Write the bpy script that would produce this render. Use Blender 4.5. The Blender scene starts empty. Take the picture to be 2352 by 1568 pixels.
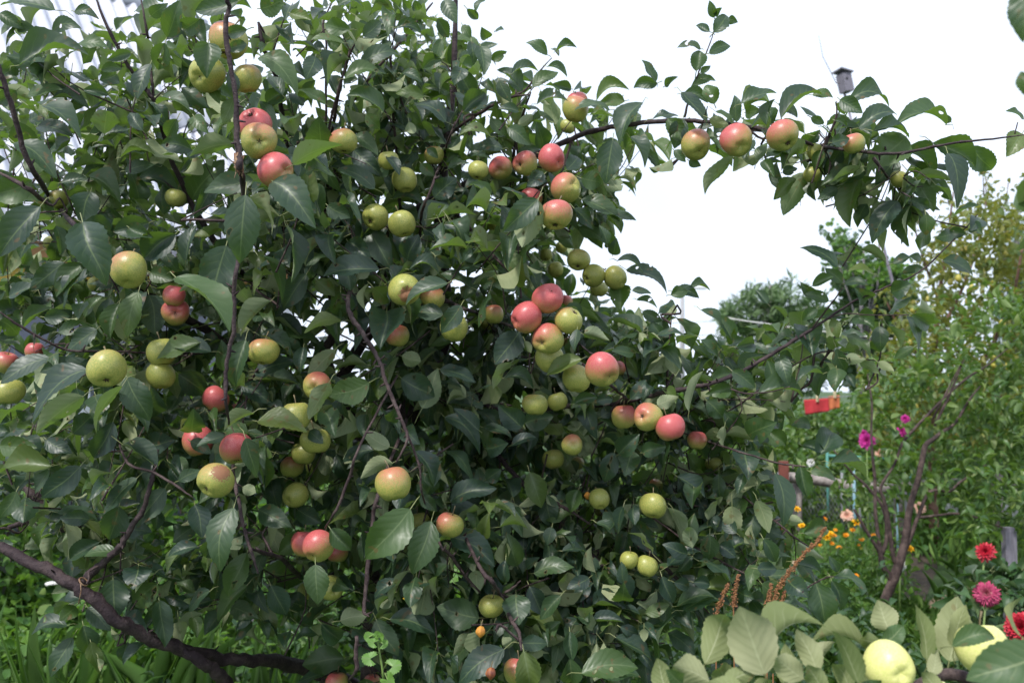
import bpy, bmesh, math, random
import numpy as np
from mathutils import Vector, Matrix

random.seed(7)
rng = np.random.default_rng(11)
S = bpy.context.scene
COL = S.collection

# ------------------------------------------------------------------ camera
F = 2037.0                      # focal length in pixels of a 2352 x 1568 view
PITCH = math.radians(2.7)
CAM = np.array([0.0, 0.0, 1.6])
cam_d = bpy.data.cameras.new('camera')
cam_d.sensor_width = 36.0
cam_d.lens = 36.0 * F / 2352.0
cam_d.clip_start = 0.05
cam_d.clip_end = 500.0
cam_d.dof.use_dof = True
cam_d.dof.focus_distance = 1.95
cam_d.dof.aperture_fstop = 5.2
cam = bpy.data.objects.new('camera', cam_d)
COL.objects.link(cam)
cam.location = CAM
cam.rotation_euler = (math.pi / 2 + PITCH, 0, 0)
S.camera = cam

# ------------------------------------------------------------------ sky, sun, exposure
SUN_EL, SUN_AZ = 52.0, 215.0    # degrees; azimuth clockwise from +Y: behind and left of the camera
w = bpy.data.worlds.new('World')
S.world = w
w.use_nodes = True
nt = w.node_tree
nt.nodes.clear()
out = nt.nodes.new('ShaderNodeOutputWorld')
bgn = nt.nodes.new('ShaderNodeBackground')
sky = nt.nodes.new('ShaderNodeTexSky')
sky.sky_type = 'NISHITA'
sky.sun_disc = False
sky.sun_elevation = math.radians(SUN_EL)
sky.sun_rotation = math.radians(SUN_AZ)
sky.dust_density = 3.0
sc_ = nt.nodes.new('ShaderNodeVectorMath'); sc_.operation = 'SCALE'; sc_.inputs['Scale'].default_value = 0.13
nt.links.new(sky.outputs[0], sc_.inputs[0])
tc = nt.nodes.new('ShaderNodeTexCoord')
cn = nt.nodes.new('ShaderNodeTexNoise')
cn.inputs['Scale'].default_value = 2.2
cn.inputs['Detail'].default_value = 5.0
nt.links.new(tc.outputs['Generated'], cn.inputs['Vector'])
cr = nt.nodes.new('ShaderNodeMapRange')
cr.inputs['From Min'].default_value = 0.3
cr.inputs['From Max'].default_value = 0.6
cr.inputs['To Min'].default_value = 0.72
cr.inputs['To Max'].default_value = 0.97
nt.links.new(cn.outputs['Fac'], cr.inputs['Value'])
mx = nt.nodes.new('ShaderNodeMix'); mx.data_type = 'RGBA'
nt.links.new(cr.outputs[0], mx.inputs['Factor'])
nt.links.new(sc_.outputs[0], mx.inputs[6])
mx.inputs[7].default_value = (.88, .98, 1.15, 1)       # thin bright cloud over the whole sky
nt.links.new(mx.outputs[2], bgn.inputs['Color'])
bgn.inputs['Strength'].default_value = 1.0
nt.links.new(bgn.outputs[0], out.inputs[0])

sd = bpy.data.lights.new('sun', 'SUN')
sd.energy = 3.2
sd.angle = math.radians(5.0)     # sun veiled by thin cloud
sd.color = (1.0, 0.965, 0.91)
sun = bpy.data.objects.new('sun', sd)
COL.objects.link(sun)
_el, _az = math.radians(SUN_EL), math.radians(SUN_AZ)
SUNV = np.array([math.sin(_az) * math.cos(_el), math.cos(_az) * math.cos(_el), math.sin(_el)])
sun.rotation_euler = Vector(SUNV).to_track_quat('Z', 'Y').to_euler()
sun.location = (0, -3, 8)

S.view_settings.view_transform = 'Standard'
S.view_settings.look = 'None'
S.view_settings.exposure = 0.4
S.view_settings.gamma = 1.0
S.view_settings.use_curve_mapping = False
S.cycles.use_denoising = True
S.cycles.max_bounces = 6
S.cycles.diffuse_bounces = 3
S.cycles.glossy_bounces = 2
S.cycles.transmission_bounces = 4
S.cycles.use_adaptive_sampling = True
S.cycles.adaptive_threshold = 0.015

# ------------------------------------------------------------------ pixel -> place
CF = np.array([0, math.cos(PITCH), math.sin(PITCH)])
CU = np.array([0, -math.sin(PITCH), math.cos(PITCH)])
CR = np.array([1.0, 0, 0])
def P(x, y, d):
    """point at depth d seen at pixel (x, y) of the 2352 x 1568 view"""
    return CAM + d * ((x - 1176) / F * CR + (784 - y) / F * CU + CF)
def proj(p):
    q = np.asarray(p) - CAM
    d = q @ CF
    return 1176 + F * (q @ CR) / d, 784 - F * (q @ CU) / d, d
def ground_at(x, y, z=0.0):
    r = (x - 1176) / F * CR + (784 - y) / F * CU + CF
    return CAM + r * ((z - CAM[2]) / r[2])
OFF = dict(A=(0, 0), B=(1350, 0), C=(2696, 0), D=(0, 900), E=(1350, 900), F=(2696, 900),
           G=(0, 1798), H=(1350, 1798), I=(2696, 1798))
K = 1400 / 2352.0
KZ = K * 2352 / 4096.0          # tile pixel -> view pixel
def tl(t, x, y):
    ox, oy = OFF[t]
    return (ox + x * K) * 2352 / 4096.0, (oy + y * K) * 2352 / 4096.0

def nrm(v):
    v = np.asarray(v, float)
    return v / (np.linalg.norm(v) + 1e-12)
UP = np.array([0, 0, 1.0])

# ------------------------------------------------------------------ scene helpers
def tag(o, label=None, cat=None, group=None, kind=None):
    if label: o['label'] = label
    if cat: o['category'] = cat
    if group: o['group'] = group
    if kind: o['kind'] = kind
    return o
def empty(name, loc, label, cat, group=None):
    o = bpy.data.objects.new(name, None)
    o.empty_display_size = 0.1
    COL.objects.link(o)
    o.location = loc
    return tag(o, label, cat, group)
WPOS = {}
def link(name, me, mat=None, parent=None, loc=(0, 0, 0)):
    """mesh object at world place loc, child of parent (parents are never turned or scaled)"""
    o = bpy.data.objects.new(name, me)
    COL.objects.link(o)
    if mat is not None and len(me.materials) == 0:
        me.materials.append(mat)
    WPOS[o.name] = Vector(loc)
    if parent is not None:
        o.parent = parent
        base = WPOS.get(parent.name, parent.location)
        o.location = Vector(loc) - Vector(base)
    else:
        o.location = loc
    return o
def mesh_np(name, v, f, uv=None, rnd=None, smooth=True, sub=(0, 0, 0)):
    """f: (n,k) int array (all the same corner count) or list of such arrays"""
    me = bpy.data.meshes.new(name)
    v = np.asarray(v, float) - np.asarray(sub, float)
    fl = f if isinstance(f, list) else [f]
    fl = [np.asarray(a, int) for a in fl if len(a)]
    nl = sum(a.size for a in fl); npol = sum(len(a) for a in fl)
    me.vertices.add(len(v)); me.vertices.foreach_set('co', v.astype(np.float32).ravel())
    me.loops.add(nl)
    li = np.concatenate([a.ravel() for a in fl]).astype(np.int32)
    me.loops.foreach_set('vertex_index', li)
    me.polygons.add(npol)
    tot = np.concatenate([np.full(len(a), a.shape[1]) for a in fl])
    st = np.concatenate([[0], np.cumsum(tot)[:-1]]).astype(np.int32)
    me.polygons.foreach_set('loop_start', st)
    me.polygons.foreach_set('use_smooth', np.full(npol, smooth))
    if uv is not None:
        l = me.uv_layers.new(name='UVMap')
        l.data.foreach_set('uv', np.asarray(uv, np.float32)[li].ravel())
    if rnd is not None:
        a = me.attributes.new('rnd', 'FLOAT', 'POINT')
        a.data.foreach_set('value', np.asarray(rnd, np.float32))
    me.update(calc_edges=True)
    me.validate()
    return me
class MB:
    """collects shapes into one mesh"""
    def __init__(s): s.v = []; s.f = []
    def add(s, vs, fs):
        b = len(s.v); s.v += [tuple(x) for x in vs]; s.f += [tuple(i + b for i in q) for q in fs]; return s
    def box(s, c, sz, ax=None):
        c = np.asarray(c, float); h = np.asarray(sz, float) / 2
        A = np.eye(3) if ax is None else np.array([nrm(a) for a in ax])
        vs = [c + A[0] * h[0] * i + A[1] * h[1] * j + A[2] * h[2] * k for i in (-1, 1) for j in (-1, 1) for k in (-1, 1)]
        return s.add(vs, [(0, 1, 3, 2), (4, 6, 7, 5), (0, 4, 5, 1), (2, 3, 7, 6), (0, 2, 6, 4), (1, 5, 7, 3)])
    def tube(s, pts, rad, sides=8, cap=True, jit=0.0):
        pts = [np.asarray(p, float) for p in pts]
        n = len(pts)
        if np.isscalar(rad): rad = [rad] * n
        t = [nrm(pts[min(i + 1, n - 1)] - pts[max(i - 1, 0)]) for i in range(n)]
        a = nrm(np.cross(t[0], [0.31, 0.2, 0.93])) if abs(t[0][2]) < .95 else nrm(np.cross(t[0], [1, 0, 0.1]))
        vs = []; fs = []
        for i in range(n):
            a = nrm(a - t[i] * (a @ t[i])); b = np.cross(t[i], a)
            for k in range(sides):
                th = 2 * math.pi * k / sides
                r = rad[i] * (1 + (random.uniform(-jit, jit) if jit else 0))
                vs.append(pts[i] + r * (math.cos(th) * a + math.sin(th) * b))
        for i in range(n - 1):
            for k in range(sides):
                k2 = (k + 1) % sides
                fs.append((i * sides + k, i * sides + k2, (i + 1) * sides + k2, (i + 1) * sides + k))
        if cap:
            fs.append(tuple(range(sides - 1, -1, -1))); fs.append(tuple((n - 1) * sides + k for k in range(sides)))
        return s.add(vs, fs)
    def build(s, name, mat, parent=None, loc=(0, 0, 0), smooth=False):
        me = bpy.data.meshes.new(name)
        lo = np.asarray(loc, float)
        me.from_pydata([tuple(np.asarray(v) - lo) for v in s.v], [], s.f)
        if smooth:
            me.polygons.foreach_set('use_smooth', [True] * len(me.polygons))
        me.update()
        return link(name, me, mat, parent, loc)
def smooth_path(ctrl, seg=5):
    """Catmull-Rom through rows of numbers"""
    c = np.asarray(ctrl, float)
    if len(c) < 3:
        return np.array([c[0] + (c[-1] - c[0]) * t for t in np.linspace(0, 1, seg + 1)])
    e = np.vstack([2 * c[0] - c[1], c, 2 * c[-1] - c[-2]])
    o = []
    for i in range(1, len(e) - 2):
        p0, p1, p2, p3 = e[i - 1:i + 3]
        for t in np.arange(seg) / seg:
            o.append(.5 * (2 * p1 + (p2 - p0) * t + (2 * p0 - 5 * p1 + 4 * p2 - p3) * t * t + (3 * p1 - p0 - 3 * p2 + p3) * t ** 3))
    o.append(e[-2])
    return np.array(o)
# ------------------------------------------------------------------ materials
def new_mat(name):
    m = bpy.data.materials.new(name); m.use_nodes = True
    t = m.node_tree; t.nodes.clear()
    o = t.nodes.new('ShaderNodeOutputMaterial')
    return m, t, o
class NT:
    def __init__(s, t): s.t = t
    def n(s, typ, **kw):
        nd = s.t.nodes.new(typ)
        for k, v in kw.items(): setattr(nd, k, v)
        return nd
    def l(s, a, b): s.t.links.new(a, b)
    def math(s, op, a, b=None, c=None, clamp=False):
        nd = s.n('ShaderNodeMath', operation=op); nd.use_clamp = clamp
        for i, x in enumerate((a, b, c)):
            if x is None: continue
            if isinstance(x, (int, float)): nd.inputs[i].default_value = x
            else: s.l(x, nd.inputs[i])
        return nd.outputs[0]
    def mix(s, f, a, b):
        nd = s.n('ShaderNodeMix', data_type='RGBA')
        for i, x in ((0, f), (6, a), (7, b)):
            if isinstance(x, (int, float)): nd.inputs[i].default_value = x
            elif isinstance(x, tuple): nd.inputs[i].default_value = (*x, 1) if len(x) == 3 else x
            else: s.l(x, nd.inputs[i])
        return nd.outputs[2]
    def smooth(s, x, a, b, lo=0.0, hi=1.0):
        nd = s.n('ShaderNodeMapRange', interpolation_type='SMOOTHSTEP')
        s.l(x, nd.inputs['Value'])
        nd.inputs['From Min'].default_value = a; nd.inputs['From Max'].default_value = b
        nd.inputs['To Min'].default_value = lo; nd.inputs['To Max'].default_value = hi
        return nd.outputs[0]
    def noise(s, vec, scale, detail=3.0, rough=0.55):
        nd = s.n('ShaderNodeTexNoise')
        if vec is not None: s.l(vec, nd.inputs['Vector'])
        nd.inputs['Scale'].default_value = scale; nd.inputs['Detail'].default_value = detail
        nd.inputs['Roughness'].default_value = rough
        return nd.outputs['Fac']
    def bump(s, h, strength, dist):
        nd = s.n('ShaderNodeBump'); s.l(h, nd.inputs['Height'])
        nd.inputs['Strength'].default_value = strength; nd.inputs['Distance'].default_value = dist
        return nd.outputs[0]
    def ramp(s, x, stops):
        nd = s.n('ShaderNodeValToRGB'); s.l(x, nd.inputs[0])
        e = nd.color_ramp.elements
        while len(e) > 1: e.remove(e[-1])
        e[0].position = stops[0][0]; e[0].color = (*stops[0][1], 1)
        for p, c in stops[1:]:
            k = e.new(p); k.color = (*c, 1)
        return nd.outputs[0]

def leaf_mat(name, top, under, trans, tf=0.25, rough=0.42, veins=True, vein_c=(.13, .18, .075), petiole=(.2, .22, .09), spots=0.0, spec=0.5, holes=False):
    m, t, o = new_mat(name); g = NT(t)
    uv = g.n('ShaderNodeUVMap').outputs[0]
    sx = g.n('ShaderNodeSeparateXYZ'); g.l(uv, sx.inputs[0])
    u, v = sx.outputs[0], sx.outputs[1]
    at = g.n('ShaderNodeAttribute', attribute_name='rnd').outputs['Fac']
    oi = g.n('ShaderNodeObjectInfo').outputs['Random']
    r = g.math('FRACT', g.math('ADD', at, oi))
    geo = g.n('ShaderNodeNewGeometry')
    pos = g.n('ShaderNodeTexCoord').outputs['Object']
    a = g.math('ABSOLUTE', g.math('MULTIPLY_ADD', u, 2.0, -1.0))
    top_c = g.ramp(r, top)
    und_c = g.ramp(r, under)
    nz = g.noise(pos, 55.0, 3.0)
    top_c = g.mix(g.smooth(nz, .35, .75, 0, .3), top_c, g.mix(.4, top_c, (.10, .15, .07)))
    hgt = nz
    if veins:
        mid = g.smooth(a, .02, .07, 1, 0)
        vv = g.math('ADD', v, g.math('MULTIPLY', g.math('ADD', g.noise(pos, 30.0, 2.0), g.math('MULTIPLY', r, .3)), .16))
        ph = g.math('FRACT', g.math('MULTIPLY', g.math('SUBTRACT', vv, g.math('MULTIPLY', a, .26)), 7.0))
        lat = g.smooth(g.math('ABSOLUTE', g.math('SUBTRACT', ph, .5)), .03, .10, 1, 0)
        lat = g.math('MULTIPLY', lat, g.smooth(a, .3, .9, .36, 0.02))
        vm = g.math('MAXIMUM', mid, lat)
        top_c = g.mix(g.math('MULTIPLY', vm, .75), top_c, vein_c)
        und_c = g.mix(g.math('MULTIPLY', vm, .8), und_c, (.36, .38, .22))
        hgt = g.math('ADD', g.math('MULTIPLY', nz, .35), g.math('MULTIPLY', g.smooth(a, .0, .5, .5, .2), 0.6))
        puff = g.smooth(g.math('ABSOLUTE', g.math('SUBTRACT', ph, .5)), 0, .5, 0, .3)
        hgt = g.math('ADD', hgt, puff)
    if spots > 0:
        sp = g.smooth(g.noise(pos, 46.0, 1.0), .665, .70, 0, spots)
        top_c = g.mix(sp, top_c, (.16, .075, .03))
        und_c = g.mix(sp, und_c, (.2, .11, .05))
    pet = g.math('GREATER_THAN', v, 1.2)
    top_c = g.mix(pet, top_c, petiole); und_c = g.mix(pet, und_c, petiole)
    col = g.mix(geo.outputs['Backfacing'], top_c, und_c)
    b = g.n('ShaderNodeBsdfPrincipled')
    g.l(col, b.inputs['Base Color'])
    ro = g.math('ADD', g.math('MULTIPLY', geo.outputs['Backfacing'], .3), g.smooth(nz, .3, .7, rough - .06, rough + .08))
    g.l(ro, b.inputs['Roughness'])
    b.inputs['Specular IOR Level'].default_value = spec
    g.l(g.bump(hgt, .5, .0016), b.inputs['Normal'])
    tr = g.n('ShaderNodeBsdfTranslucent'); tr.inputs['Color'].default_value = (*trans, 1)
    ms = g.n('ShaderNodeMixShader')
    g.l(g.math('MULTIPLY', g.math('SUBTRACT', 1.0, pet), tf), ms.inputs[0])
    g.l(b.outputs[0], ms.inputs[1]); g.l(tr.outputs[0], ms.inputs[2])
    if holes:
        hn = g.noise(pos, 46.0, 1.0); hm = g.math('MULTIPLY', g.math('GREATER_THAN', hn, .72), g.math('GREATER_THAN', g.math('FRACT', g.math('MULTIPLY', r, 7.3)), .5))
        tp = g.n('ShaderNodeBsdfTransparent'); m2 = g.n('ShaderNodeMixShader'); g.l(hm, m2.inputs[0]); g.l(ms.outputs[0], m2.inputs[1]); g.l(tp.outputs[0], m2.inputs[2]); g.l(m2.outputs[0], o.inputs[0])
    else: g.l(ms.outputs[0], o.inputs[0])
    return m

M = {}
M['leaf'] = leaf_mat('apple_leaf', [(0, (.015, .034, .030)), (.35, (.021, .045, .034)), (.75, (.031, .063, .029)), (.92, (.055, .10, .026)), (1, (.10, .13, .028))],
                     [(0, (.20, .245, .145)), (1, (.29, .32, .17))], (.17, .31, .03), .27, .44, spots=.5, spec=.55, holes=True)
M['leaf_pale'] = leaf_mat('pale_apple_leaf', [(0, (.040, .080, .03)), (1, (.055, .105, .032))],
                          [(0, (.13, .165, .06)), (.5, (.21, .235, .10)), (1, (.28, .29, .16))], (.2, .32, .06), .2, .5, spots=.35, vein_c=(.2, .24, .12))
M['plum_leaf'] = leaf_mat('plum_leaf', [(0, (.035, .085, .022)), (.6, (.065, .135, .028)), (1, (.15, .20, .042))],
                          [(0, (.12, .19, .07)), (1, (.18, .25, .09))], (.2, .36, .03), .28, .42, veins=False, petiole=(.12, .14, .05))
M['yellow_leaf'] = leaf_mat('yellowing_leaf', [(0, (.04, .09, .022)), (.6, (.085, .135, .028)), (.88, (.16, .17, .032)), (1, (.24, .17, .03))],
                            [(0, (.16, .21, .07)), (1, (.26, .25, .08))], (.36, .38, .04), .3, .45, veins=False)
M['weed_leaf'] = leaf_mat('weed_leaf', [(0, (.03, .085, .018)), (.5, (.055, .14, .022)), (1, (.13, .24, .035))],
                          [(0, (.10, .18, .05)), (1, (.18, .26, .07))], (.2, .42, .03), .3, .5, veins=False)
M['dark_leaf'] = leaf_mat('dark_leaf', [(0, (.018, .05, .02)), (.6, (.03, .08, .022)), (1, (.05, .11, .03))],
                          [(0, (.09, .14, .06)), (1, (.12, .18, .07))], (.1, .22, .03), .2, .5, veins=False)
M['bright_leaf'] = leaf_mat('bright_leaf', [(0, (.08, .20, .025)), (1, (.14, .27, .04))], [(0, (.2, .32, .08)), (1, (.25, .36, .1))], (.35, .55, .04), .3, .45)
M['grass'] = leaf_mat('grass_blade', [(0, (.05, .14, .02)), (.6, (.09, .21, .03)), (1, (.17, .27, .05))], [(0, (.07, .16, .03)), (1, (.15, .25, .05))], (.2, .42, .03), .28, .45, veins=False)
M['iris'] = leaf_mat('iris_blade', [(0, (.07, .16, .035)), (1, (.13, .23, .055))], [(0, (.08, .17, .04)), (1, (.13, .22, .05))], (.2, .4, .05), .25, .4, veins=False)
M['needle'] = leaf_mat('needle', [(0, (.085, .15, .06)), (1, (.14, .21, .08))], [(0, (.035, .08, .03)), (1, (.07, .13, .04))], (.1, .2, .05), .2, .6, veins=False)
M['blue_needle'] = leaf_mat('blue_needle', [(0, (.05, .12, .09)), (1, (.08, .16, .11))], [(0, (.05, .12, .09)), (1, (.08, .16, .11))], (.1, .2, .12), .2, .6, veins=False)

def bark_mat(name, dark, light, scale=1.0):
    m, t, o = new_mat(name); g = NT(t)
    pos = g.n('ShaderNodeTexCoord').outputs['Object']
    mp = g.n('ShaderNodeMapping'); g.l(pos, mp.inputs[0]); mp.inputs['Scale'].default_value = (1, 1, 1)
    n1 = g.noise(mp.outputs[0], 22 * scale, 5, .65); n2 = g.noise(mp.outputs[0], 130 * scale, 3)
    vo = g.n('ShaderNodeTexVoronoi'); g.l(mp.outputs[0], vo.inputs['Vector']); vo.inputs['Scale'].default_value = 90 * scale
    len_ = g.smooth(vo.outputs['Distance'], .10, .17, 1, 0)
    c = g.mix(g.smooth(n1, .38, .68), dark, light)
    c = g.mix(g.smooth(n2, .45, .75, 0, .5), c, tuple(x * .5 for x in dark))
    c = g.mix(g.math('MULTIPLY', len_, .5), c, tuple(min(1, x * 2.0) for x in light))
    b = g.n('ShaderNodeBsdfPrincipled'); g.l(c, b.inputs['Base Color'])
    b.inputs['Roughness'].default_value = .75; b.inputs['Specular IOR Level'].default_value = .3
    g.l(g.bump(g.math('ADD', g.math('ADD', n1, g.math('MULTIPLY', n2, .4)), g.math('MULTIPLY', len_, .5)), .9, .008 / scale), b.inputs['Normal'])
    g.l(b.outputs[0], o.inputs[0])
    return m
M['bark'] = bark_mat('apple_bark', (.028, .017, .021), (.075, .052, .052))
M['twig'] = bark_mat('apple_twig', (.036, .021, .023), (.095, .067, .063), 2.0)
M['plum_bark'] = bark_mat('plum_bark', (.045, .03, .028), (.13, .09, .08), .8)
M['red_bark'] = bark_mat('young_bark', (.11, .055, .04), (.2, .12, .09), 1.0)
M['grey_bark'] = bark_mat('grey_bark', (.12, .11, .12), (.28, .26, .26), .6)
M['old_wood'] = bark_mat('weathered_wood', (.17, .14, .13), (.36, .32, .30), .5)
M['torn_wood'] = bark_mat('torn_wood', (.16, .075, .04), (.42, .28, .18), 2.0)

def apple_mat(name, green, yellow, redc, deep, blemish=False):
    m, t, o = new_mat(name); g = NT(t)
    pos = g.n('ShaderNodeTexCoord').outputs['Object']
    red = g.n('ShaderNodeAttribute', attribute_type='OBJECT', attribute_name='red').outputs['Fac']
    bl = g.n('ShaderNodeAttribute', attribute_type='OBJECT', attribute_name='blush').outputs['Vector']
    oi = g.n('ShaderNodeObjectInfo').outputs['Random']
    nv = g.n('ShaderNodeVectorMath', operation='NORMALIZE'); g.l(pos, nv.inputs[0])
    dt = g.n('ShaderNodeVectorMath', operation='DOT_PRODUCT'); g.l(nv.outputs[0], dt.inputs[0]); g.l(bl, dt.inputs[1])
    off = g.n('ShaderNodeVectorMath', operation='ADD'); g.l(pos, off.inputs[0])
    cb = g.n('ShaderNodeCombineXYZ'); g.l(oi, cb.inputs[0]); g.l(oi, cb.inputs[1]); g.l(cb.outputs[0], off.inputs[1])
    mp = g.n('ShaderNodeMapping'); g.l(off.outputs[0], mp.inputs[0]); mp.inputs['Scale'].default_value = (2.6, 2.6, .55)
    streak = g.noise(mp.outputs[0], 55, 4, .6)
    blot = g.noise(off.outputs[0], 24, 3)
    # coverage: red = 0 none, 1 nearly whole fruit
    x = g.math('ADD', dt.outputs['Value'], g.math('MULTIPLY', g.math('SUBTRACT', blot, .5), 1.1))
    x = g.math('ADD', x, g.math('MULTIPLY', g.math('SUBTRACT', streak, .5), 1.5))
    x = g.math('ADD', x, g.math('MULTIPLY_ADD', red, 2.1, -1.25))
    cov = g.smooth(x, -.6, .95)
    cov = g.math('MULTIPLY', cov, g.smooth(red, .02, .3))
    base = g.mix(g.smooth(blot, .3, .7), green, yellow)
    rc = g.mix(g.smooth(streak, .36, .6), redc, deep)
    c = g.mix(cov, base, rc)
    vo = g.n('ShaderNodeTexVoronoi'); g.l(off.outputs[0], vo.inputs['Vector']); vo.inputs['Scale'].default_value = 210
    dot = g.smooth(vo.outputs['Distance'], .12, .2, .45, 0)
    c = g.mix(dot, c, (.62, .52, .3))
    rus = g.smooth(g.noise(off.outputs[0], 60, 5, .7), .60, .72, 0, .55)
    c = g.mix(rus, c, (.27, .17, .07))
    v2 = g.n('ShaderNodeTexVoronoi'); g.l(off.outputs[0], v2.inputs['Vector']); v2.inputs['Scale'].default_value = 42
    c = g.mix(g.math('MULTIPLY', g.smooth(v2.outputs['Distance'], .08, .15, .75, 0), g.math('GREATER_THAN', blot, .5)), c, (.10, .06, .03))
    sxyz = g.n('ShaderNodeSeparateXYZ'); g.l(nv.outputs[0], sxyz.inputs[0])
    c = g.mix(g.smooth(sxyz.outputs[2], .9, .985, 0, .55), c, (.30, .32, .07))
    bz = g.n('ShaderNodeAttribute', attribute_type='OBJECT', attribute_name='blemish').outputs['Vector']
    d2 = g.n('ShaderNodeVectorMath', operation='DOT_PRODUCT'); g.l(nv.outputs[0], d2.inputs[0]); g.l(bz, d2.inputs[1])
    bm = g.smooth(g.math('ADD', d2.outputs['Value'], g.math('MULTIPLY', g.math('SUBTRACT', blot, .5), .5)), .84, .88)
    c = g.mix(bm, c, g.mix(streak, (.10, .035, .015), (.36, .17, .08)))
    b = g.n('ShaderNodeBsdfPrincipled'); g.l(c, b.inputs['Base Color'])
    g.l(g.math('ADD', g.smooth(streak, .3, .7, .32, .42), g.math('MULTIPLY', bm, .3)), b.inputs['Roughness'])
    b.inputs['Specular IOR Level'].default_value = .5
    g.l(g.bump(g.math('ADD', blot, g.math('MULTIPLY', dot, -.3)), .12, .003), b.inputs['Normal'])
    g.l(b.outputs[0], o.inputs[0])
    return m
M['apple'] = apple_mat('apple_skin', (.23, .27, .06), (.39, .36, .09), (.54, .16, .14), (.42, .045, .065))
M['apple_yellow'] = apple_mat('pale_yellow_apple_skin', (.62, .64, .20), (.74, .70, .28), (.6, .3, .1), (.6, .2, .1))

def plain(name, c1, c2=None, scale=8.0, rough=.6, bump=.0, metal=0.0, dist=.003, spec=.5, stretch=None):
    m, t, o = new_mat(name); g = NT(t)
    pos = g.n('ShaderNodeTexCoord').outputs['Object']
    if stretch:
        mp = g.n('ShaderNodeMapping'); g.l(pos, mp.inputs[0]); mp.inputs['Scale'].default_value = stretch; pos = mp.outputs[0]
    n1 = g.noise(pos, scale, 5, .6)
    c2 = c2 or tuple(x * .7 for x in c1)
    b = g.n('ShaderNodeBsdfPrincipled'); g.l(g.mix(g.smooth(n1, .35, .68), c1, c2), b.inputs['Base Color'])
    b.inputs['Roughness'].default_value = rough; b.inputs['Metallic'].default_value = metal
    b.inputs['Specular IOR Level'].default_value = spec
    if bump: g.l(g.bump(n1, bump, dist), b.inputs['Normal'])
    g.l(b.outputs[0], o.inputs[0])
    return m
M['soil'] = plain('soil', (.07, .05, .035), (.035, .027, .02), 14, .9, .6, dist=.03)
M['turf'] = plain('turf', (.05, .10, .022), (.03, .055, .016), 5, .95, .7, dist=.04)
M['calyx'] = plain('dried_calyx', (.09, .055, .03), (.035, .022, .015), 300, .85)
M['stalk'] = plain('apple_stalk', (.16, .13, .06), (.10, .07, .04), 200, .6)
M['dried'] = plain('dried_fruit_skin', (.30, .10, .03), (.12, .03, .02), 60, .6, .6)
M['dried_o'] = plain('dried_orange_skin', (.55, .24, .03), (.30, .12, .02), 90, .7, .8)
M['yellow_paint'] = plain('yellow_siding_paint', (.66, .44, .05), (.58, .36, .04), 6, .55)
M['brown_paint'] = plain('brown_trim_paint', (.34, .17, .06), (.26, .12, .04), 9, .6)
M['white_paint'] = plain('white_frame_paint', (.74, .75, .78), (.66, .67, .70), 7, .5)
M['slate'] = plain('grey_corrugated_sheet', (.56, .57, .63), (.44, .45, .51), 3, .7, .2)
M['grey_wall'] = plain('grey_blue_wall_paint', (.20, .21, .27), (.16, .17, .22), 4, .7)
M['glass'] = plain('window_glass', (.13, .14, .19), (.10, .11, .15), 2, .12)
M['blue_pipe'] = plain('blue_pipe_paint', (.16, .31, .40), (.24, .36, .42), 14, .5)
M['teal_pipe'] = plain('teal_pipe_paint', (.05, .22, .19), (.08, .24, .21), 14, .5)
M['wire'] = plain('wire', (.22, .23, .25), None, 20, .5)
M['white_wire'] = plain('white_wire', (.75, .74, .70), None, 20, .5)
M['red_cloth'] = plain('red_cloth', (.52, .04, .05), (.42, .03, .04), 30, .9, .4)
M['orange_cloth'] = plain('orange_cloth', (.58, .18, .07), (.48, .13, .06), 30, .9, .4)
M['peg'] = plain('clothes_peg', (.72, .60, .38), None, 30, .6)
M['grey_board'] = plain('weathered_board', (.20, .185, .22), (.13, .12, .145), 12, .8, .4, stretch=(4, 4, .6))
M['dark_hole'] = plain('dark_hole', (.01, .01, .01), None, 5, .9)
M['brick_red'] = plain('red_rusty_paint', (.20, .055, .04), (.14, .04, .03), 12, .7, .3)
M['stone'] = plain('pink_edging_stone', (.52, .34, .26), (.40, .27, .21), 9, .85, .4, dist=.01)
M['marigold'] = plain('marigold_petal', (.85, .42, .01), (.85, .26, .01), 60, .6)
M['marigold_y'] = plain('yellow_marigold_petal', (.88, .56, .01), (.85, .42, .01), 60, .6)
M['magenta'] = plain('magenta_petal', (.70, .06, .40), (.52, .03, .30), 50, .6)
M['peach'] = plain('peach_petal', (.85, .48, .36), (.85, .62, .5), 50, .6)
M['white_petal'] = plain('white_petal', (.82, .82, .80), None, 50, .6)
M['lilac'] = plain('lilac_petal', (.55, .36, .62), (.66, .5, .7), 50, .6)
M['yellow_petal'] = plain('yellow_petal', (.85, .55, .01), None, 50, .6)
M['red_petal'] = plain('red_petal', (.48, .012, .03), (.36, .01, .03), 50, .55)
M['dock'] = plain('rusty_seed', (.25, .115, .04), (.17, .07, .032), 120, .8)
M['stem'] = plain('green_stem', (.16, .24, .06), (.12, .18, .05), 40, .6)
M['concrete'] = plain('grey_post_concrete', (.36, .36, .38), None, 10, .8)

def dahlia_mat():
    m, t, o = new_mat('dahlia_petal'); g = NT(t)
    uv = g.n('ShaderNodeUVMap').outputs[0]
    sx = g.n('ShaderNodeSeparateXYZ'); g.l(uv, sx.inputs[0])
    c = g.ramp(sx.outputs[1], [(0, (.62, .25, .12)), (.35, (.66, .38, .34)), (.6, (.50, .07, .17)), (1, (.34, .01, .08))])
    b = g.n('ShaderNodeBsdfPrincipled'); g.l(c, b.inputs['Base Color']); b.inputs['Roughness'].default_value = .55
    g.l(b.outputs[0], o.inputs[0]); return m
M['dahlia'] = dahlia_mat()
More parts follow.
